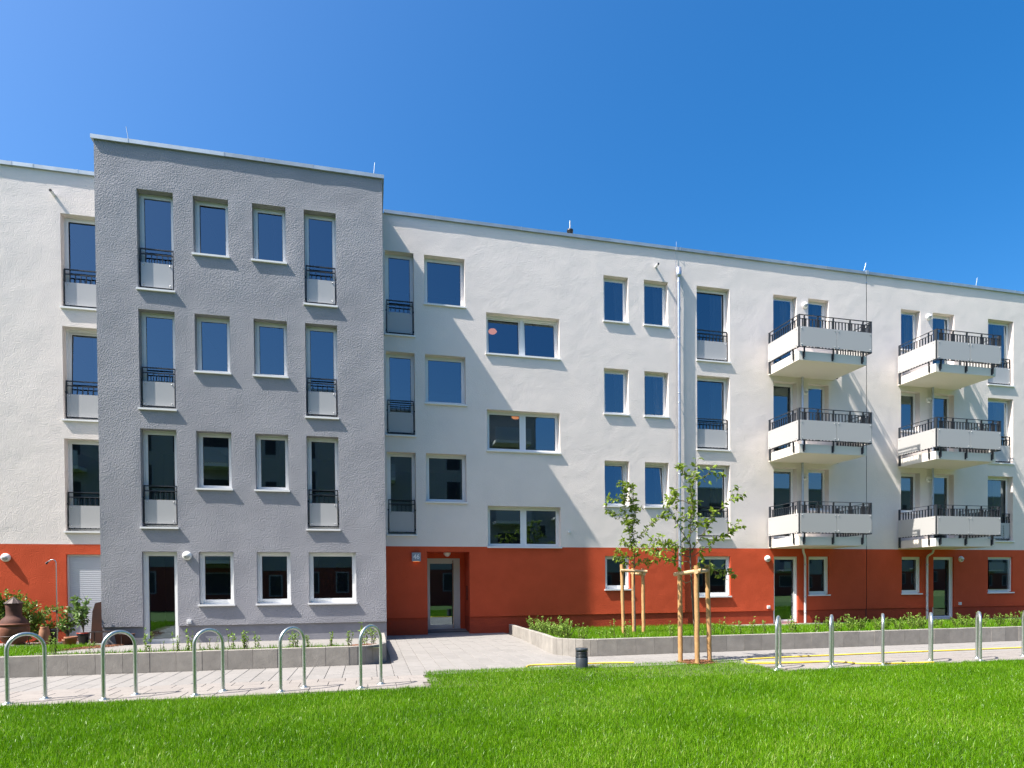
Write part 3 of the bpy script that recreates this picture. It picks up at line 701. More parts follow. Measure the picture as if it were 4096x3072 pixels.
pathR = seg((3.62, -.005), (3.22, -5.62), .41) + arc(3.98, -5.62, .76, 180, 270, 8) + seg((3.98, -6.38), (22.0, -6.38), .41) + [(22.0, -6.38)]
planter('low concrete block wall curving from the entrance along the right hand bed', pathR, zt_r, (0, 0, 0))

# ------------------------------------------------------------------ grass
def blades(name, P, zs, hgt, wid, m, label, lean=.55, droop=.25):
    """P (n,2) roots; each blade a bent three-triangle strip"""
    n = len(P); th = rng.uniform(0, 2 * np.pi, n); h = hgt * rng.uniform(.55, 1.25, n); wd = wid * rng.uniform(.7, 1.3, n)
    ln = np.abs(rng.normal(0, lean, n)); a2 = rng.uniform(0, 2 * np.pi, n)
    dx, dy = np.cos(a2), np.sin(a2); sx, sy = np.cos(th), np.sin(th)
    V = np.zeros((n, 5, 3))
    bx, by = P[:, 0], P[:, 1]
    for k, (t, wf) in enumerate(((0, 1), (0, 1), (.55, .8), (.55, .8), (1, 0))):
        sgn = -1 if k in (0, 2) else (1 if k in (1, 3) else 0)
        off = ln * h * (t ** 1.6); V[:, k, 0] = bx + dx * off + sgn * sx * wd * wf / 2; V[:, k, 1] = by + dy * off + sgn * sy * wd * wf / 2
        V[:, k, 2] = zs + h * t * np.sqrt(np.maximum(.15, 1 - (ln * t * .8) ** 2))
    me = bpy.data.meshes.new(name); me.vertices.add(n * 5); me.vertices.foreach_set('co', V.reshape(-1))
    base = np.arange(n) * 5
    Lp = np.stack([base, base + 1, base + 3, base + 2, base + 2, base + 3, base + 4], 1).reshape(-1)
    me.loops.add(len(Lp)); me.loops.foreach_set('vertex_index', Lp)
    st = np.stack([np.arange(n) * 7, np.arange(n) * 7 + 4], 1).reshape(-1)
    me.polygons.add(2 * n); me.polygons.foreach_set('loop_start', st)
    patch = .5 + .5 * np.sin(bx * 1.7 + 1.3 * np.sin(by * 2.1)) * np.sin(by * 1.9 + 1.1 * np.sin(bx * 1.3))
    r = np.clip(rng.beta(1.5, 2.0, n) * .78 + .26 * patch, 0, 1); dead = rng.random(n) < .03; r[dead] = rng.uniform(.85, 1, dead.sum())
    at = me.attributes.new('blade', 'FLOAT', 'POINT'); at.data.foreach_set('value', np.repeat(r, 5).astype(np.float32))
    me.materials.append(MATS[m]); me.update(calc_edges=True); me.validate()
    return link(name, me, None, label, 'stuff', 'grass')
def scatter(x0, x1, y0, y1, dens, test):
    n = int((x1 - x0) * (y1 - y0) * dens); P = np.stack([rng.uniform(x0, x1, n), rng.uniform(y0, y1, n)], 1)
    return P[test(P)]
def lawn_test(P):
    x, y = P[:, 0], P[:, 1]; d = y + 17.79
    edge = .03 * np.sin(x * 9) + .02 * np.sin(x * 23 + 1)
    vis = (x > -.42 - .53 * d - .25) & (x < -.42 + 1.37 * d + .3)
    side = (x > -4.0 - .53 * d) & (x < 4.0 + 1.37 * d) & (rng.random(len(x)) < .38)      # thinner beyond the view
    vis = vis | side
    main = y < -9.10 + edge
    bump = (x > .43 + .03 * np.sin(y * 14) + np.clip((y + 7.9) / .3, 0, 1) ** 2 * .12) & (x < 6.15 + .03 * np.sin(y * 11)) & (y < -7.64 + edge)
    stake = np.hypot(x - 5.37, y + 7.78) < .27 + .05 * np.sin(6 * np.arctan2(y + 7.78, x - 5.37))
    return vis & (main | bump) & ~(stake & (rng.random(len(x)) < .93))
PN = scatter(-11, 18, -14.8, -11.2, 6400, lawn_test); PF = scatter(-11, 18, -11.2, -7.5, 5000, lawn_test)
PG = np.concatenate([PN, PF])
blades('lawn_grass', PG, -.03 + .012 * np.sin(PG[:, 0] * .9) * np.sin(PG[:, 1] * 1.3), .070, .0050, 'grass', 'bright green mown lawn in the foreground')
def bed_test(P):
    x, y = P[:, 0], P[:, 1]
    lf = np.where(y > -5.4, 3.70 + y / 5.4 * .34, 3.35 + np.clip(-5.4 - y, 0, 1) ** 2 * .8)
    t1 = (x > 10.55) & (x < 15.45) & (y > -1.52); t2 = (x > 18.15) & (y > -1.02)
    return (x > lf) & ~t1 & ~t2
PB = scatter(3.3, 20, -6.26, -.05, 900, bed_test)
blades('bed_grass', PB, np.array([bz(y) for y in PB[:, 1]]), .11, .009, 'grass', 'green grass growing in the right hand bed')
PB = scatter(-10.5, -6.3, -6.25, -1.95, 1300, lambda P: (P[:, 0] < -6.45) | (P[:, 1] < -5.2)); PC = scatter(-6.4, -.9, -6.26, -5.55, 260, lambda P: P[:, 0] > -99)
PB = np.concatenate([PB, PC])
blades('bed_grass', PB, np.array([bz(y) for y in PB[:, 1]]), .10, .009, 'grass', 'strip of grass and weeds behind the left block wall')

# ------------------------------------------------------------------ leaves
def leaf_mesh(P, D, size, N=None):
    """P (n,3) attachment, D (n,3) direction; folded pointed leaves"""
    n = len(P); D = D / np.maximum(1e-6, np.linalg.norm(D, axis=1, keepdims=True))
    up = rng.normal(0, .55, (n, 3)) + np.array([0, 0, 1.0]) if N is None else N
    S = np.cross(D, up); S /= np.maximum(1e-6, np.linalg.norm(S, axis=1, keepdims=True)); U = np.cross(S, D)
    s = (size * rng.uniform(.6, 1.25, n))[:, None]
    fold = .10 * s; dr = .12 * s
    c = [P, P + D * s * .35 + S * s * .27 + U * fold, P + D * s * .75 + S * s * .20 + U * (fold - dr), P + D * s - U * dr * 1.5, P + D * s * .75 - S * s * .20 + U * (fold - dr), P + D * s * .35 - S * s * .27 + U * fold, P + D * s * .5 - U * dr * .4]
    V = np.stack(c, 1).reshape(-1, 3); b = np.arange(n)[:, None] * 7
    T = np.concatenate([b + np.array([[i, j, 6]]) for i, j in ((0, 1), (1, 2), (2, 3), (3, 4), (4, 5), (5, 0))], 1).reshape(-1, 3)
    return V, T
def leaf_obj(name, P, D, size, m, parent, kind='stuff', label=None):
    V, T = leaf_mesh(np.array(P), np.array(D), size)
    me = bpy.data.meshes.new(name); me.from_pydata(V.tolist(), [], T.tolist()); me.materials.append(MATS[m]); me.update()
    return link(name, me, parent, label, kind)
def grow(paths, y0, loc, trunk, name, label, spread, leaf, dens, sizes):
    """paths in (x, z) plus a depth that swings out of the trunk plane; first path is the leader"""
    t = thing(name, loc, label, 'tree'); L0 = Vector(loc)
    s = MB(); tp = [Vector(p) - L0 for p in trunk]; n = len(tp)
    s.tube(tp, [.027 - .017 * i / (n - 1) for i in range(n)], 10); s.build('trunk', 'bark', t)
    br = MB(); LP = []; LD = []
    def run(pts, r0, ld):
        q = []
        for a, b in zip(pts[:-1], pts[1:]):
            k = max(2, int((b - a).length / .04))
            for i in range(k): q.append(a.lerp(b, i / k) + Vector(rng.normal(0, .005, 3)))
        q.append(pts[-1]); m_ = len(q)
        br.tube(q, [max(.0022, r0 * (1 - .75 * i / m_)) for i in range(m_)], 6)
        for i in range(2, m_):
            tt = i / m_; d = (q[i] - q[i - 1]).normalized()
            for _ in range(rng.poisson(.40 * ld * (.35 + .65 * tt))):
                v = Vector(rng.normal(0, 1, 3)); v = (v - d * v.dot(d)).normalized() * .8 + d * .55 + Vector((0, 0, -.15))
                LP.append(tuple(q[i])); LD.append(tuple(v))
            if rng.random() < .62 and r0 > .004:     # spur twig
                v = Vector(rng.normal(0, 1, 3)); v = ((v - d * v.dot(d)).normalized() + d * .9 + Vector((0, 0, .3))).normalized()
                run([q[i], q[i] + v * rng.uniform(.05, .16)], .0034, ld * 1.2)
    for k, p in enumerate(paths):
        dep = 0 if k == 0 else rng.choice([-1, 1]) * rng.uniform(.35, 1.0) * spread
        m_ = len(p); pts = []
        for i, (x, z) in enumerate(p):
            y = y0 + dep * (i / (m_ - 1)) ** 1.2
            pts.append(Vector((x, y, z)) - L0)
        run(pts, .012 if k == 0 else .0085, dens * (1.0 if k else .8))
    br.build('branches', 'bark', t)
    leaf_obj('crown', LP, LD, sizes, leaf, t)
    return t
T1 = [[(5.76,1.67),(5.76,1.92),(5.76,2.40),(5.72,2.81),(5.71,3.21),(5.64,3.54),(5.55,3.81)],[(5.76,2.49),(5.93,2.60),(6.07,2.78),(6.25,2.96),(6.43,3.06)],[(5.74,2.89),(5.58,2.95),(5.38,3.09),(5.17,3.20)],[(5.67,3.38),(5.41,3.45),(5.24,3.40),(5.07,3.43)],[(5.72,2.57),(5.55,2.97),(5.48,3.37),(5.47,3.69),(5.33,3.79)],[(5.72,2.73),(5.83,3.14),(5.76,3.62),(5.83,3.83)],[(5.74,2.24),(5.51,2.37),(5.36,2.47)],[(5.72,2.05),(5.53,2.08),(5.42,2.24)],[(5.75,1.92),(5.58,1.88),(5.41,2.08)],[(5.74,3.05),(5.87,3.25),(5.94,3.32)],[(5.72,2.65),(5.62,2.79),(5.46,2.89)],[(5.75,1.84),(5.96,1.98),(6.10,1.92),(6.28,1.93)],[(5.76,2.16),(5.65,2.40),(5.58,2.65)]]
T2 = [[(5.30,1.81),(5.29,2.07),(5.30,2.35),(5.33,2.79),(5.37,3.28),(5.40,3.60)],[(5.27,2.17),(5.09,2.40),(4.96,2.56),(4.80,2.73),(4.75,2.90),(4.91,3.11)],[(5.31,2.35),(5.45,2.51),(5.59,2.59),(5.73,2.72),(5.87,2.89),(6.06,3.02)],[(5.32,2.04),(5.42,2.19),(5.50,2.36),(5.61,2.55),(5.57,2.74)],[(5.34,1.92),(5.50,2.05),(5.70,2.18),(5.89,2.31),(6.06,2.45)],[(5.27,2.04),(4.98,2.13),(4.77,2.16),(4.45,2.21)],[(5.27,1.92),(5.09,1.96),(4.92,2.04),(4.72,2.05),(4.32,2.08)],[(5.28,1.82),(4.91,1.85),(4.58,1.92),(4.32,2.04)],[(5.35,1.75),(5.68,1.72),(5.98,1.62),(6.32,1.57)],[(5.38,3.37),(5.56,3.38),(5.67,3.46),(5.84,3.44)],[(5.34,3.37),(5.13,3.41),(4.98,3.53)],[(5.35,2.48),(5.42,2.91),(5.44,3.19)],[(5.31,2.89),(5.12,2.98),(5.00,3.00)],[(5.31,2.54),(5.16,2.71),(5.12,2.83)],[(5.33,3.01),(5.22,3.13),(5.19,3.28)]]
grow(T1, -4.2, (5.77, -4.2, .19), [(5.77, -4.2, .15), (5.76, -4.2, 1.0), (5.76, -4.2, 1.7), (5.76, -4.2, 2.3)], 'young_tree', 'slender staked young tree growing in the right hand bed', .28, 'leaf', 8.5, .090)
grow(T2, -7.65, (5.40, -7.68, -.03), [(5.40, -7.68, -.03), (5.37, -7.67, .6), (5.33, -7.66, 1.2), (5.30, -7.65, 1.8), (5.29, -7.65, 2.1)], 'young_tree', 'wide branching staked young tree at the edge of the lawn', .36, 'leaf', 5.6, .098)

# stakes
def stake_mesh(p0, p1, r):
    s = MB(); a, b = Vector(p0), Vector(p1); n = 9
    s.tube([a.lerp(b, i / n) + Vector((rng.normal(0, .002), rng.normal(0, .002), 0)) for i in range(n + 1)], [r * rng.uniform(.96, 1.04) for _ in range(n + 1)], 14)
    s.v[-14:] = [(x, y, z) for x, y, z in s.v[-14:]]
    return s
def support(loc, posts, bars, label, r):
    t = thing('tree_support', loc, label, 'tree stake'); L0 = Vector(loc)
    for (a, b) in posts: stake_mesh(Vector(a) - L0, Vector(b) - L0, r).build('post', 'wood', t)
    for (a, b) in bars: stake_mesh(Vector(a) - L0, Vector(b) - L0, r * .86).build('crossbar', 'wood_pale', t)
    return t
p = [((5.097, -7.64, -.05), (5.090, -7.64, 1.66)), ((5.262, -7.95, -.05), (5.249, -7.95, 1.75)), ((5.707, -7.61, -.05), (5.663, -7.61, 1.777))]
support((5.35, -7.73, -.03), p, [((5.03, -7.55, 1.60), (5.30, -8.03, 1.66)), ((5.20, -8.02, 1.64), (5.74, -7.54, 1.67))], 'three round wooden stakes with crossbars holding the tree at the lawn edge', .043)
p = [((5.50, -4.15, .12), (5.46, -4.15, 1.90)), ((5.985, -4.22, .10), (5.97, -4.22, 1.80)), ((5.95, -3.75, .10), (5.93, -3.75, 1.82))]
support((5.8, -4.05, .17), p, [((5.40, -4.22, 1.75), (6.05, -4.29, 1.72)), ((5.98, -4.30, 1.66), (5.94, -3.66, 1.69))], 'three round wooden stakes with crossbars holding the tree in the bed', .041)
s = MB(); s.tube([(5.12, -7.65, 1.5), (5.2, -7.66, 1.44), (5.31, -7.66, 1.48), (5.36, -7.70, 1.52), (5.28, -7.9, 1.5)], .008, 6)
s.build('tie_rope', 'rope', None, 'slack rope tying the lawn edge tree to its stakes', None, 'rope')

def chips(name, cx, cy, rx, ry, n, zf, label):
    s = MB()
    for _ in range(n):
        a = rng.uniform(0, 6.28); r_ = math.sqrt(rng.uniform(0, 1)) * rng.uniform(.8, 1.1)
        x, y = cx + rx * r_ * math.cos(a), cy + ry * r_ * math.sin(a); l, w_, h = rng.uniform(.02, .045), rng.uniform(.008, .02), rng.uniform(.004, .01)
        q = rng.uniform(0, 6.28); cs, sn = math.cos(q), math.sin(q); z = zf(y) + rng.uniform(.0, .02); tl = rng.normal(0, .3)
        v = [(x + cs * u * l - sn * v_ * w_, y + sn * u * l + cs * v_ * w_, z + k * h + u * l * tl * .4) for k in (0, 1) for u, v_ in ((-.5, -.5), (.5, -.5), (.5, .5), (-.5, .5))]
        s.add(v, [(4, 5, 6, 7), (0, 1, 5, 4), (1, 2, 6, 5), (2, 3, 7, 6), (3, 0, 4, 7)])
    return s.build(name, 'mulch', None, label, 'stuff', 'mulch')
chips('bark_mulch', 5.37, -7.75, .36, .30, 700, lambda y: -.005, 'brown bark mulch around the stakes on the lawn')
chips('bark_mulch', 5.80, -4.15, .45, .40, 500, lambda y: bz(y) + .02, 'brown bark mulch around the staked tree in the bed')
chips('bark_mulch', -.50, -5.72, .28, .40, 700, lambda y: bz(y) + .008, 'brown bark mulch in the rounded corner of the left wall')
chips('bark_mulch', -6.35, -2.75, .45, 1.1, 900, lambda y: bz(y) + .012, 'brown bark mulch beside the potted plants')

# ------------------------------------------------------------------ shrubs
def shrub_proto(h, stems, spread, ls, m, dens):
    br = MB(); P = []; D = []
    for _ in range(stems):
        a = rng.uniform(0, 6.28); tip = Vector((math.cos(a) * spread * rng.uniform(.3, 1), math.sin(a) * spread * rng.uniform(.3, 1), h * rng.uniform(.6, 1)))
        b = Vector((math.cos(a), math.sin(a), 0)) * .02; k = 7
        pts = [b.lerp(tip, i / k) + Vector(rng.normal(0, .006, 3)) for i in range(k + 1)]; br.tube(pts, [.004 * (1 - .7 * i / k) for i in range(k + 1)], 5)
        for i in range(int(dens * (tip - b).length)):
            tt = rng.uniform(.15, 1); q = b.lerp(tip, tt); v = Vector(rng.normal(0, 1, 3)); v.z = abs(v.z) * .6 + .3
            P.append(tuple(q)); D.append(tuple(v))
    return br, P, D
def shrub_kind(name, h, stems, spread, ls, m, dens, n=3):
    out = []
    for _ in range(n):
        br, P, D = shrub_proto(h, stems, spread, ls, m, dens)
        V, T = leaf_mesh(np.array(P), np.array(D), ls)
        lm = bpy.data.meshes.new('foliage'); lm.from_pydata(V.tolist(), [], T.tolist()); lm.materials.append(MATS[m])
        out.append((shared('stems', br, 'twig'), lm))
    return out
K_SM = shrub_kind('sprig', .30, 4, .07, .034, 'leaf_hedge', 75); K_BU = shrub_kind('bushy', .38, 14, .19, .036, 'leaf_hedge', 85, 4); K_THIN = shrub_kind('thin', .24, 3, .05, .022, 'leaf_hedge', 40)
def shrub(kinds, x, y, sc_, label, group, z=None):
    st, lm = kinds[rng.integers(len(kinds))]
    t = thing('shrub', (x, y, bz(y) - .01 if z is None else z), label, 'shrub', group, rng.uniform(0, 6.28)); t.scale = (sc_, sc_, sc_ * rng.uniform(.9, 1.1))
    link('stems', st, t); link('foliage', lm, t, None, 'stuff')
for i, x in enumerate((-.83, -1.15, -1.49, -1.71, -1.8, -2.44, -2.55, -2.65, -2.85, -3.08, -3.21, -3.34, -3.52, -3.72, -3.95, -4.2, -5.0, -5.6)):
    thin = x in (-3.34, -3.21, -3.08, -5.0, -3.95)
    shrub(K_THIN if thin else K_SM, x + rng.normal(0, .02), -6.02 + rng.normal(0, .05), rng.uniform(1.0, 1.45), 'small leafy sprig behind the left block wall, %s from its rounded corner' % ORD[i], 'sprigs behind the left block wall')
shrub(K_SM, -.52, -5.85, 1.75, 'taller leafy sprig standing in the mulch of the rounded wall corner', None); shrub(K_SM, -.36, -5.75, 1.4, 'shorter leafy sprig in the mulch of the rounded wall corner', None)
lb, gr = 'small leafy shrub behind the right block wall, %s from its curved end', 'shrubs behind the right block wall'
for i, x in enumerate((3.75, 3.86, 4.17, 4.31, 4.47, 4.75, 5.73, 6.54, 6.84, 6.99, 7.19, 7.45, 7.68, 8.1, 8.68, 8.92, 9.34, 9.57)):
    shrub(K_SM if x != 4.31 else K_THIN, x + rng.normal(0, .02), -6.02 + rng.normal(0, .06), rng.uniform(.9, 1.4), lb % ORD[i], gr)
for i, x in enumerate((9.77, 10.08, 10.39, 10.65, 10.97, 11.29, 11.57, 11.97, 12.22, 12.73, 13.31, 13.51, 13.76, 14.23, 14.62, 14.98, 15.4)):
    shrub(K_BU, x + rng.normal(0, .03), -5.95 + rng.normal(0, .08), rng.uniform(.75, 1.15), 'bushy shrub behind the right wall by the bike racks, %s counted from the entrance' % ORD[i], 'bushy shrubs behind the right wall by the racks')
for i in range(9):
    y = -2.2 - i * .44; x = 3.78 - .20 * (-y - 2) / 4 + rng.normal(0, .03)
    shrub(K_BU, x, y, rng.uniform(1.1, 1.3), 'dense hedge shrub along the wall beside the entrance court, %s from the red facade' % ORD[i], 'hedge shrubs beside the entrance court')

# ------------------------------------------------------------------ bike racks
def rack_proto():
    s = MB(); w2, h, r = .20, .86, .0235; pts = [(-w2, 0, -.02), (-w2, 0, .3), (-w2, 0, h - w2)]
    for i in range(1, 16): a = math.pi * (1 - i / 16); pts.append((w2 * math.cos(a), 0, h - w2 + w2 * math.sin(a)))
    pts += [(w2, 0, h - w2), (w2, 0, .3), (w2, 0, -.02)]; s.tube(pts, r, 16)
    hoop = shared('hoop', s, 'galvanised')
    fl_ = MB().lathe((0, 0, 0), [(.024, .006), (.068, .004), (.068, -.02)], 20); fl_.lathe((0, 0, 0), [(.034, .003), (.032, .02), (.024, .024)], 16)
    return hoop, shared('foot_plate', fl_, 'galvanised')
HOOP, FOOT = rack_proto()
dr = Vector((.70, .714, 0)); ang = math.atan2(dr.y, dr.x)
def rack(fx, fy, label, group):
    t = thing('bike_rack', (fx - dr.x * .2, fy - dr.y * .2, 0), label, 'bike rack', group, ang + R(rng.normal(0, 1.0)))
    link('hoop', HOOP, t)
    for x in (-.2, .2): o = link('foot_plate', FOOT, t); o.location = (x, 0, 0)
for i, (fx, fy) in enumerate(((-.276, -8.66), (-1.342, -8.66), (-2.418, -8.65), (-3.502, -8.65), (-4.568, -8.65))): rack(fx, fy, 'galvanised steel hoop bike rack before the grey block, %s from the entrance court' % ORD[i], 'bike racks before the grey block')
for i, (fx, fy) in enumerate(((6.40, -8.68), (7.43, -8.70), (8.47, -8.71), (9.50, -8.71), (10.56, -8.72), (11.66, -8.71))): rack(fx, fy, 'galvanised steel hoop bike rack beside the yellow hose, %s from the staked lawn tree' % ORD[i], 'bike racks beside the yellow hose')

# bollard light
t = thing('bollard_light', (3.09, -7.93, -.03), 'short dark grey louvred bollard light at the lawn edge', 'light'); r = .107
MB().lathe((0, 0, 0), [(r, 0), (r, .215), (r * .98, .218)], 32).build('post', 'bollard_dark', t)
MB().lathe((0, 0, .219), [(r * .72, 0), (r * .72, .11)], 24).build('core', 'black_plastic', t)
for i in range(4): MB().lathe((0, 0, .232 + i * .023), [(r * .74, .003), (r, -.003), (r, .006), (r * .74, .010)], 32).build('louvre', 'bollard_dark', t)
MB().lathe((0, 0, .322), [(r * .8, 0), (r, 0), (r, .045), (r * .95, .053), (.001, .055)], 32).build('cap', 'bollard_dark', t)
# hose
def hose(pts, label):
    P = [Vector((x, y, .016)) for x, y in pts]; q = []
    for i in range(len(P) - 1):
        p0, p1, p2, p3 = P[max(i - 1, 0)], P[i], P[i + 1], P[min(i + 2, len(P) - 1)]
        for k in range(8):
            u = k / 8; q.append(.5 * ((2 * p1) + (p2 - p0) * u + (2 * p0 - 5 * p1 + 4 * p2 - p3) * u * u + (3 * p1 - p0 - 3 * p2 + p3) * u ** 3))
    q.append(P[-1])
    MB().tube(q, .0135, 8).build('garden_hose', 'hose', None, label, None, 'hose')
hose([(16, -7.60), (13.05, -7.66), (9.94, -7.64), (8.24, -7.66), (7.17, -7.68), (6.44, -7.76), (6.22, -7.95), (6.18, -8.2), (6.40, -8.36), (6.9, -8.42), (7.55, -8.46), (7.8, -8.62), (7.9, -8.85), (8.5, -8.98), (9.2, -9.06)], 'yellow garden hose running along the path past the bike racks')
hose([(7.55, -8.43), (7.0, -8.37), (6.5, -8.30), (6.25, -8.22)], 'short loop of yellow hose lying beside the longer run')
hose([(2.20, -7.60), (2.32, -7.42), (2.6, -7.40), (3.08, -7.44), (3.71, -7.50), (4.2, -7.60)], 'yellow garden hose lying along the lawn edge behind the bollard light')

# ------------------------------------------------------------------ garden things by the left terrace
cz = .055
t = thing('chimenea', (-8.35, -1.62, cz), 'rusty clay chimney stove with metal cap on an iron stand', 'stove')
MB().lathe((0, 0, 0), [(.06, .10), (.15, .11), (.23, .18), (.275, .32), (.29, .45), (.285, .50), (.262, .545), (.30, .55), (.30, .572), (.26, .60)], 40).build('bowl', 'clay_orange', t)
MB().lathe((0, 0, 0), [(.27, .598), (.255, .64), (.215, .70), (.165, .74), (.148, .78), (.148, .90), (.158, 1.03), (.155, 1.04), (.12, 1.04), (.11, .8)], 40).build('neck', 'rust_clay', t)
s = MB(); n = 10; v = [(0, 0, 1.19)] + [(.185 * math.cos(6.2832 * k / n), .185 * math.sin(6.2832 * k / n), 1.045) for k in range(n)]
s.add(v, [(0, 1 + k, 1 + (k + 1) % n) for k in range(n)]); s.add([(p_[0], p_[1], p_[2] - .006) for p_ in v], [(0, 1 + (k + 1) % n, 1 + k) for k in range(n)])
for k in range(n): s.tube([v[0], v[1 + k]], .006, 5)
s.build('cap', 'lid_metal', t)
s = MB(); s.lathe((0, 0, .30), [(.285, -.008), (.30, -.008), (.30, .008), (.285, .008)], 36)
for a in (40, 160, 280): c_, s_ = math.cos(R(a)), math.sin(R(a)); s.tube([(.29 * c_, .29 * s_, .30), (.25 * c_, .25 * s_, .20), (.28 * c_, .28 * s_, .10), (.30 * c_, .30 * s_, 0)], .009, 7)
s.build('stand', 'lid_metal', t)
# bush behind the stove
t = thing('garden_bush', (-8.75, -.62, cz), 'leafy green bush trained against the red wall behind the stove', 'bush')
br = MB(); P = []; D = []
for _ in range(75):
    a = rng.uniform(-1, 1); tip = Vector((a * .75 + rng.normal(0, .08), rng.uniform(-.32, .38), rng.uniform(.62, 1.42) - .42 * max(0, a) - .12 * abs(a))); b = Vector((rng.normal(0, .06), 0, .0)); k = 8
    md = Vector((tip.x * .5, tip.y * .5, tip.z * .7)); pts = [b.lerp(md, i / k).lerp(md.lerp(tip, i / k), i / k) for i in range(k + 1)]; br.tube(pts, [.007 * (1 - .75 * i / k) for i in range(k + 1)], 5)
    for i in range(30):
        u = rng.uniform(.5, 1); q = b.lerp(md, u).lerp(md.lerp(tip, u), u) + Vector(rng.normal(0, .05, 3)); v = Vector(rng.normal(0, 1, 3)); v.y -= .3; P.append(tuple(q)); D.append(tuple(v))
br.build('stems', 'twig', t); leaf_obj('foliage', P, D, .095, 'leaf_bush', t)
# garden shower
t = thing('garden_shower', (-7.63, -1.30, cz), 'slim chrome garden shower pipe with bent head and red tap', 'shower')
MB().tube([(0, 0, 0), (0, 0, 1.98)] + [(-.075 + .075 * math.cos(a), 0, 1.98 + .075 * math.sin(a)) for a in np.linspace(.3, 2.3, 8)] + [(-.17, 0, 2.0)], .0115, 10).build('pipe', 'steel', t)
MB().tube([(-.16, 0, 2.01), (-.205, 0, 1.96)], [.016, .028], 12).build('shower_head', 'black_plastic', t)
s = MB(); s.tube([(0, 0, .78), (0, 0, .90)], .022, 10); s.tube([(0, 0, .84), (-.08, 0, .83)], .015, 8); s.build('valve', 'black_plastic', t)
MB().tube([(-.07, 0, .83), (-.13, 0, .845)], .013, 8).build('tap_handle', 'red_plastic', t)
# pots
def pot(loc, r, h, m, label, plant=None):
    t = thing('flower_pot', loc, label, 'pot')
    MB().lathe((0, 0, 0), [(.001, 0), (r * .68, 0), (r * .9, h * .78), (r, h * .8), (r, h), (r * .88, h), (r * .85, h * .85)], 28).build('pot', m, t)
    MB().lathe((0, 0, 0), [(.001, h * .88), (r * .87, h * .86)], 20).build('soil', 'soil', t)
    return t
def potted(loc, h, spread, n, ls, label, lean=0.0):
    t = thing('potted_plant', loc, label, 'plant'); br = MB(); P = []; D = []
    for _ in range(n):
        a = rng.uniform(0, 6.28); tip = Vector((math.cos(a) * spread * rng.uniform(.2, 1) + lean, math.sin(a) * spread * .7, h * rng.uniform(.45, 1))); md = Vector((tip.x * .25, tip.y * .25, tip.z * .6)); k = 8
        f_ = lambda u: Vector((0, 0, 0)).lerp(md, u).lerp(md.lerp(tip, u), u)
        br.tube([f_(i / k) for i in range(k + 1)], [.008 * (1 - .8 * i / k) for i in range(k + 1)], 6)
        for i in range(16):
            u = rng.uniform(.4, 1); v = Vector(rng.normal(0, 1, 3)); P.append(tuple(f_(u) + Vector(rng.normal(0, .02, 3)))); D.append(tuple(v))
    br.build('stems', 'bark', t); leaf_obj('foliage', P, D, ls, 'leaf_pot', t)
pot((-7.33, -1.50, cz + .01), .115, .17, 'terracotta_pale', 'pale ribbed terracotta pot by the shuttered door'); potted((-7.33, -1.50, cz + .15), .86, .36, 12, .11, 'leafy branching plant growing in the pale terracotta pot')
pot((-6.90, -1.75, cz + .03), .125, .30, 'black_plastic', 'black plastic pot with red rim beside the grey block corner'); potted((-6.90, -1.75, cz + .3), 1.02, .28, 11, .115, 'tall leafy plant growing in the black pot', -.06)
MB().lathe((-6.90, -1.75, cz + .335), [(.128, -.012), (.134, -.012), (.134, .012), (.122, .012)], 28).build('pot_rim', 'red_plastic', None, 'red rim ring lying on the black plant pot', None, 'ring')
pot((-6.95, -2.25, bz(-2.25) + .01), .13, .24, 'terracotta', 'orange terracotta pot in the grass before the plants')
pot((-7.93, -.85, cz), .13, .40, 'black_plastic', 'black bucket like pot standing by the red wall')
t = thing('clay_urn', (-8.02, -1.02, cz), 'pale clay urn tucked behind the chimney stove', 'urn'); MB().lathe((0, 0, 0), [(.001, 0), (.09, 0), (.12, .2), (.10, .38), (.08, .43), (.09, .46), (.07, .46)], 24).build('body', 'terracotta_pale', t)
t = thing('rusty_sheet', (-6.86, -.75, cz), 'rust brown sheet leaning beside the grey block', 'sheet')
s = MB(); a = [(-.30, 0, 0), (.20, 0, 0), (.20, .05, 1.16), (.10, .05, 1.15), (-.02, .045, 1.05), (-.20, .045, 1.0), (-.26, .04, .8)]
s.add(a + [(x, y + .02, z) for x, y, z in a], [tuple(range(7))] + [tuple(range(13, 6, -1))] + [(i, (i + 1) % 7, 7 + (i + 1) % 7, 7 + i)[::-1] for i in range(7)]); s.build('sheet', 'rust_sheet', t)
t = thing('plant_stand', (-6.35, -1.80, cz + .02), 'low dark metal plant stand in front of the grey plinth', 'stand')
s = MB()
for x in (-.36, .30):
    for y in (-.14, .14): s.box(x - .008, x + .008, y - .008, y + .008, 0, .33)
for y in (-.14, .14): s.box(-.37, .31, y - .008, y + .008, .33, .346)
for x in (-.36, .30): s.box(x - .008, x + .008, -.131, .131, .33, .346)
s.build('frame', 'lid_metal', t)
for i in range(5): MB().box(-.36, .30, -.12 + i * .05, -.085 + i * .05, .347, .352).build('slat', 'lid_metal', t)
t = thing('dark_tub', (-6.05, -1.74, cz + .02), 'dark round tub under the low plant stand', 'tub'); MB().lathe((0, 0, 0), [(.001, 0), (.16, 0), (.21, .26), (.22, .27), (.20, .27), (.15, .03)], 26).build('tub', 'rust_sheet', t)
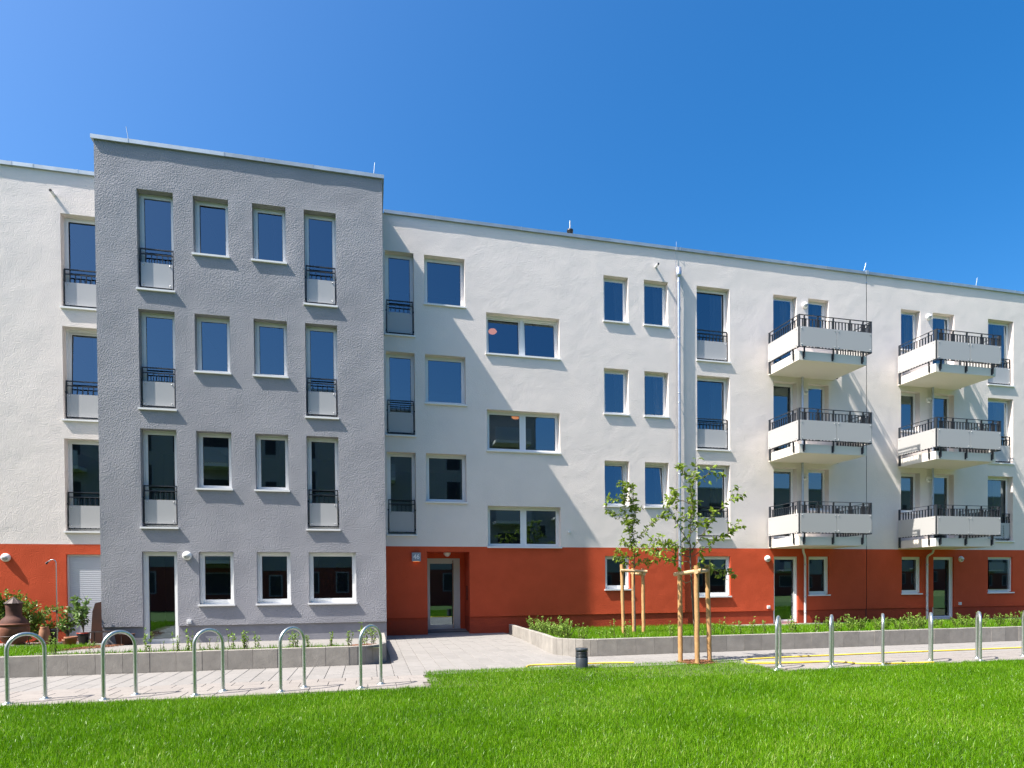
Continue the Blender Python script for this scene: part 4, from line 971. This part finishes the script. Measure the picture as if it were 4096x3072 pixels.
# handwriting on the guard panel of the far french window
s = MB(); za = rows[2] - FR_H
for k, (cx, n) in enumerate(((22.28, 5), (22.41, 6))):
    for i in range(n):
        z = za + .58 - i * .085; q = [(cx + .03 * math.cos(u * 1.7 + i + k) , .070, z - .06 * u / 6 + .012 * math.sin(u * 2.3 + i * 2)) for u in range(7)]; s.tube(q, .0035, 4)
o = s.build('handwriting', 'ink', None, 'sideways handwritten scribble on the guard panel of the far french window', None, 'writing')

# ------------------------------------------------------------------ houses across the court (seen in the window glass)
def opposite(label, x0, x1, y, h, loc, floors, first):
    t = thing('apartment_building', (0, 0, 0), label, 'building')
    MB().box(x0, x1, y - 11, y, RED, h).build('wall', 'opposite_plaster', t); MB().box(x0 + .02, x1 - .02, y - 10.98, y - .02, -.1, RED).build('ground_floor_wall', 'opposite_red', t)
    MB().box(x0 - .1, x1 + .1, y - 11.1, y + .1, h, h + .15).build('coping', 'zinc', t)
    x = x0 + 1.2; i = 0
    while x < x1 - 1.5:
        ww = (1.1, .8, 1.9, .8)[i % 4]
        for k in range(floors):
            z0 = first + k * H; hh = 2.2 if (i % 4) == 0 and k else 1.35
            if z0 + hh > h - .4: continue
            wn = MB().box(x, x + ww, y - .1, y + .012, z0, z0 + hh).build('window', 'opposite_frame', t)
            MB().box(x + .08, x + ww - .08, y + .013, y + .016, z0 + .08, z0 + hh - .08).build('pane', 'gasket', wn)
        if i % 4 == 2:
            for k in range(1, floors): 
                b = MB().box(x - .3, x + ww + .3, y + .02, y + 1.3, first + k * H - 1.0, first + k * H - .8).build('balcony', 'slab_concrete', t); MB().box(x - .3, x + ww + .3, y + 1.3, y + 1.33, first + k * H - .78, first + k * H + .1).build('panel', 'panel_grey', b)
        x += ww + (1.0, .9, 1.6, 1.3)[i % 4]; i += 1
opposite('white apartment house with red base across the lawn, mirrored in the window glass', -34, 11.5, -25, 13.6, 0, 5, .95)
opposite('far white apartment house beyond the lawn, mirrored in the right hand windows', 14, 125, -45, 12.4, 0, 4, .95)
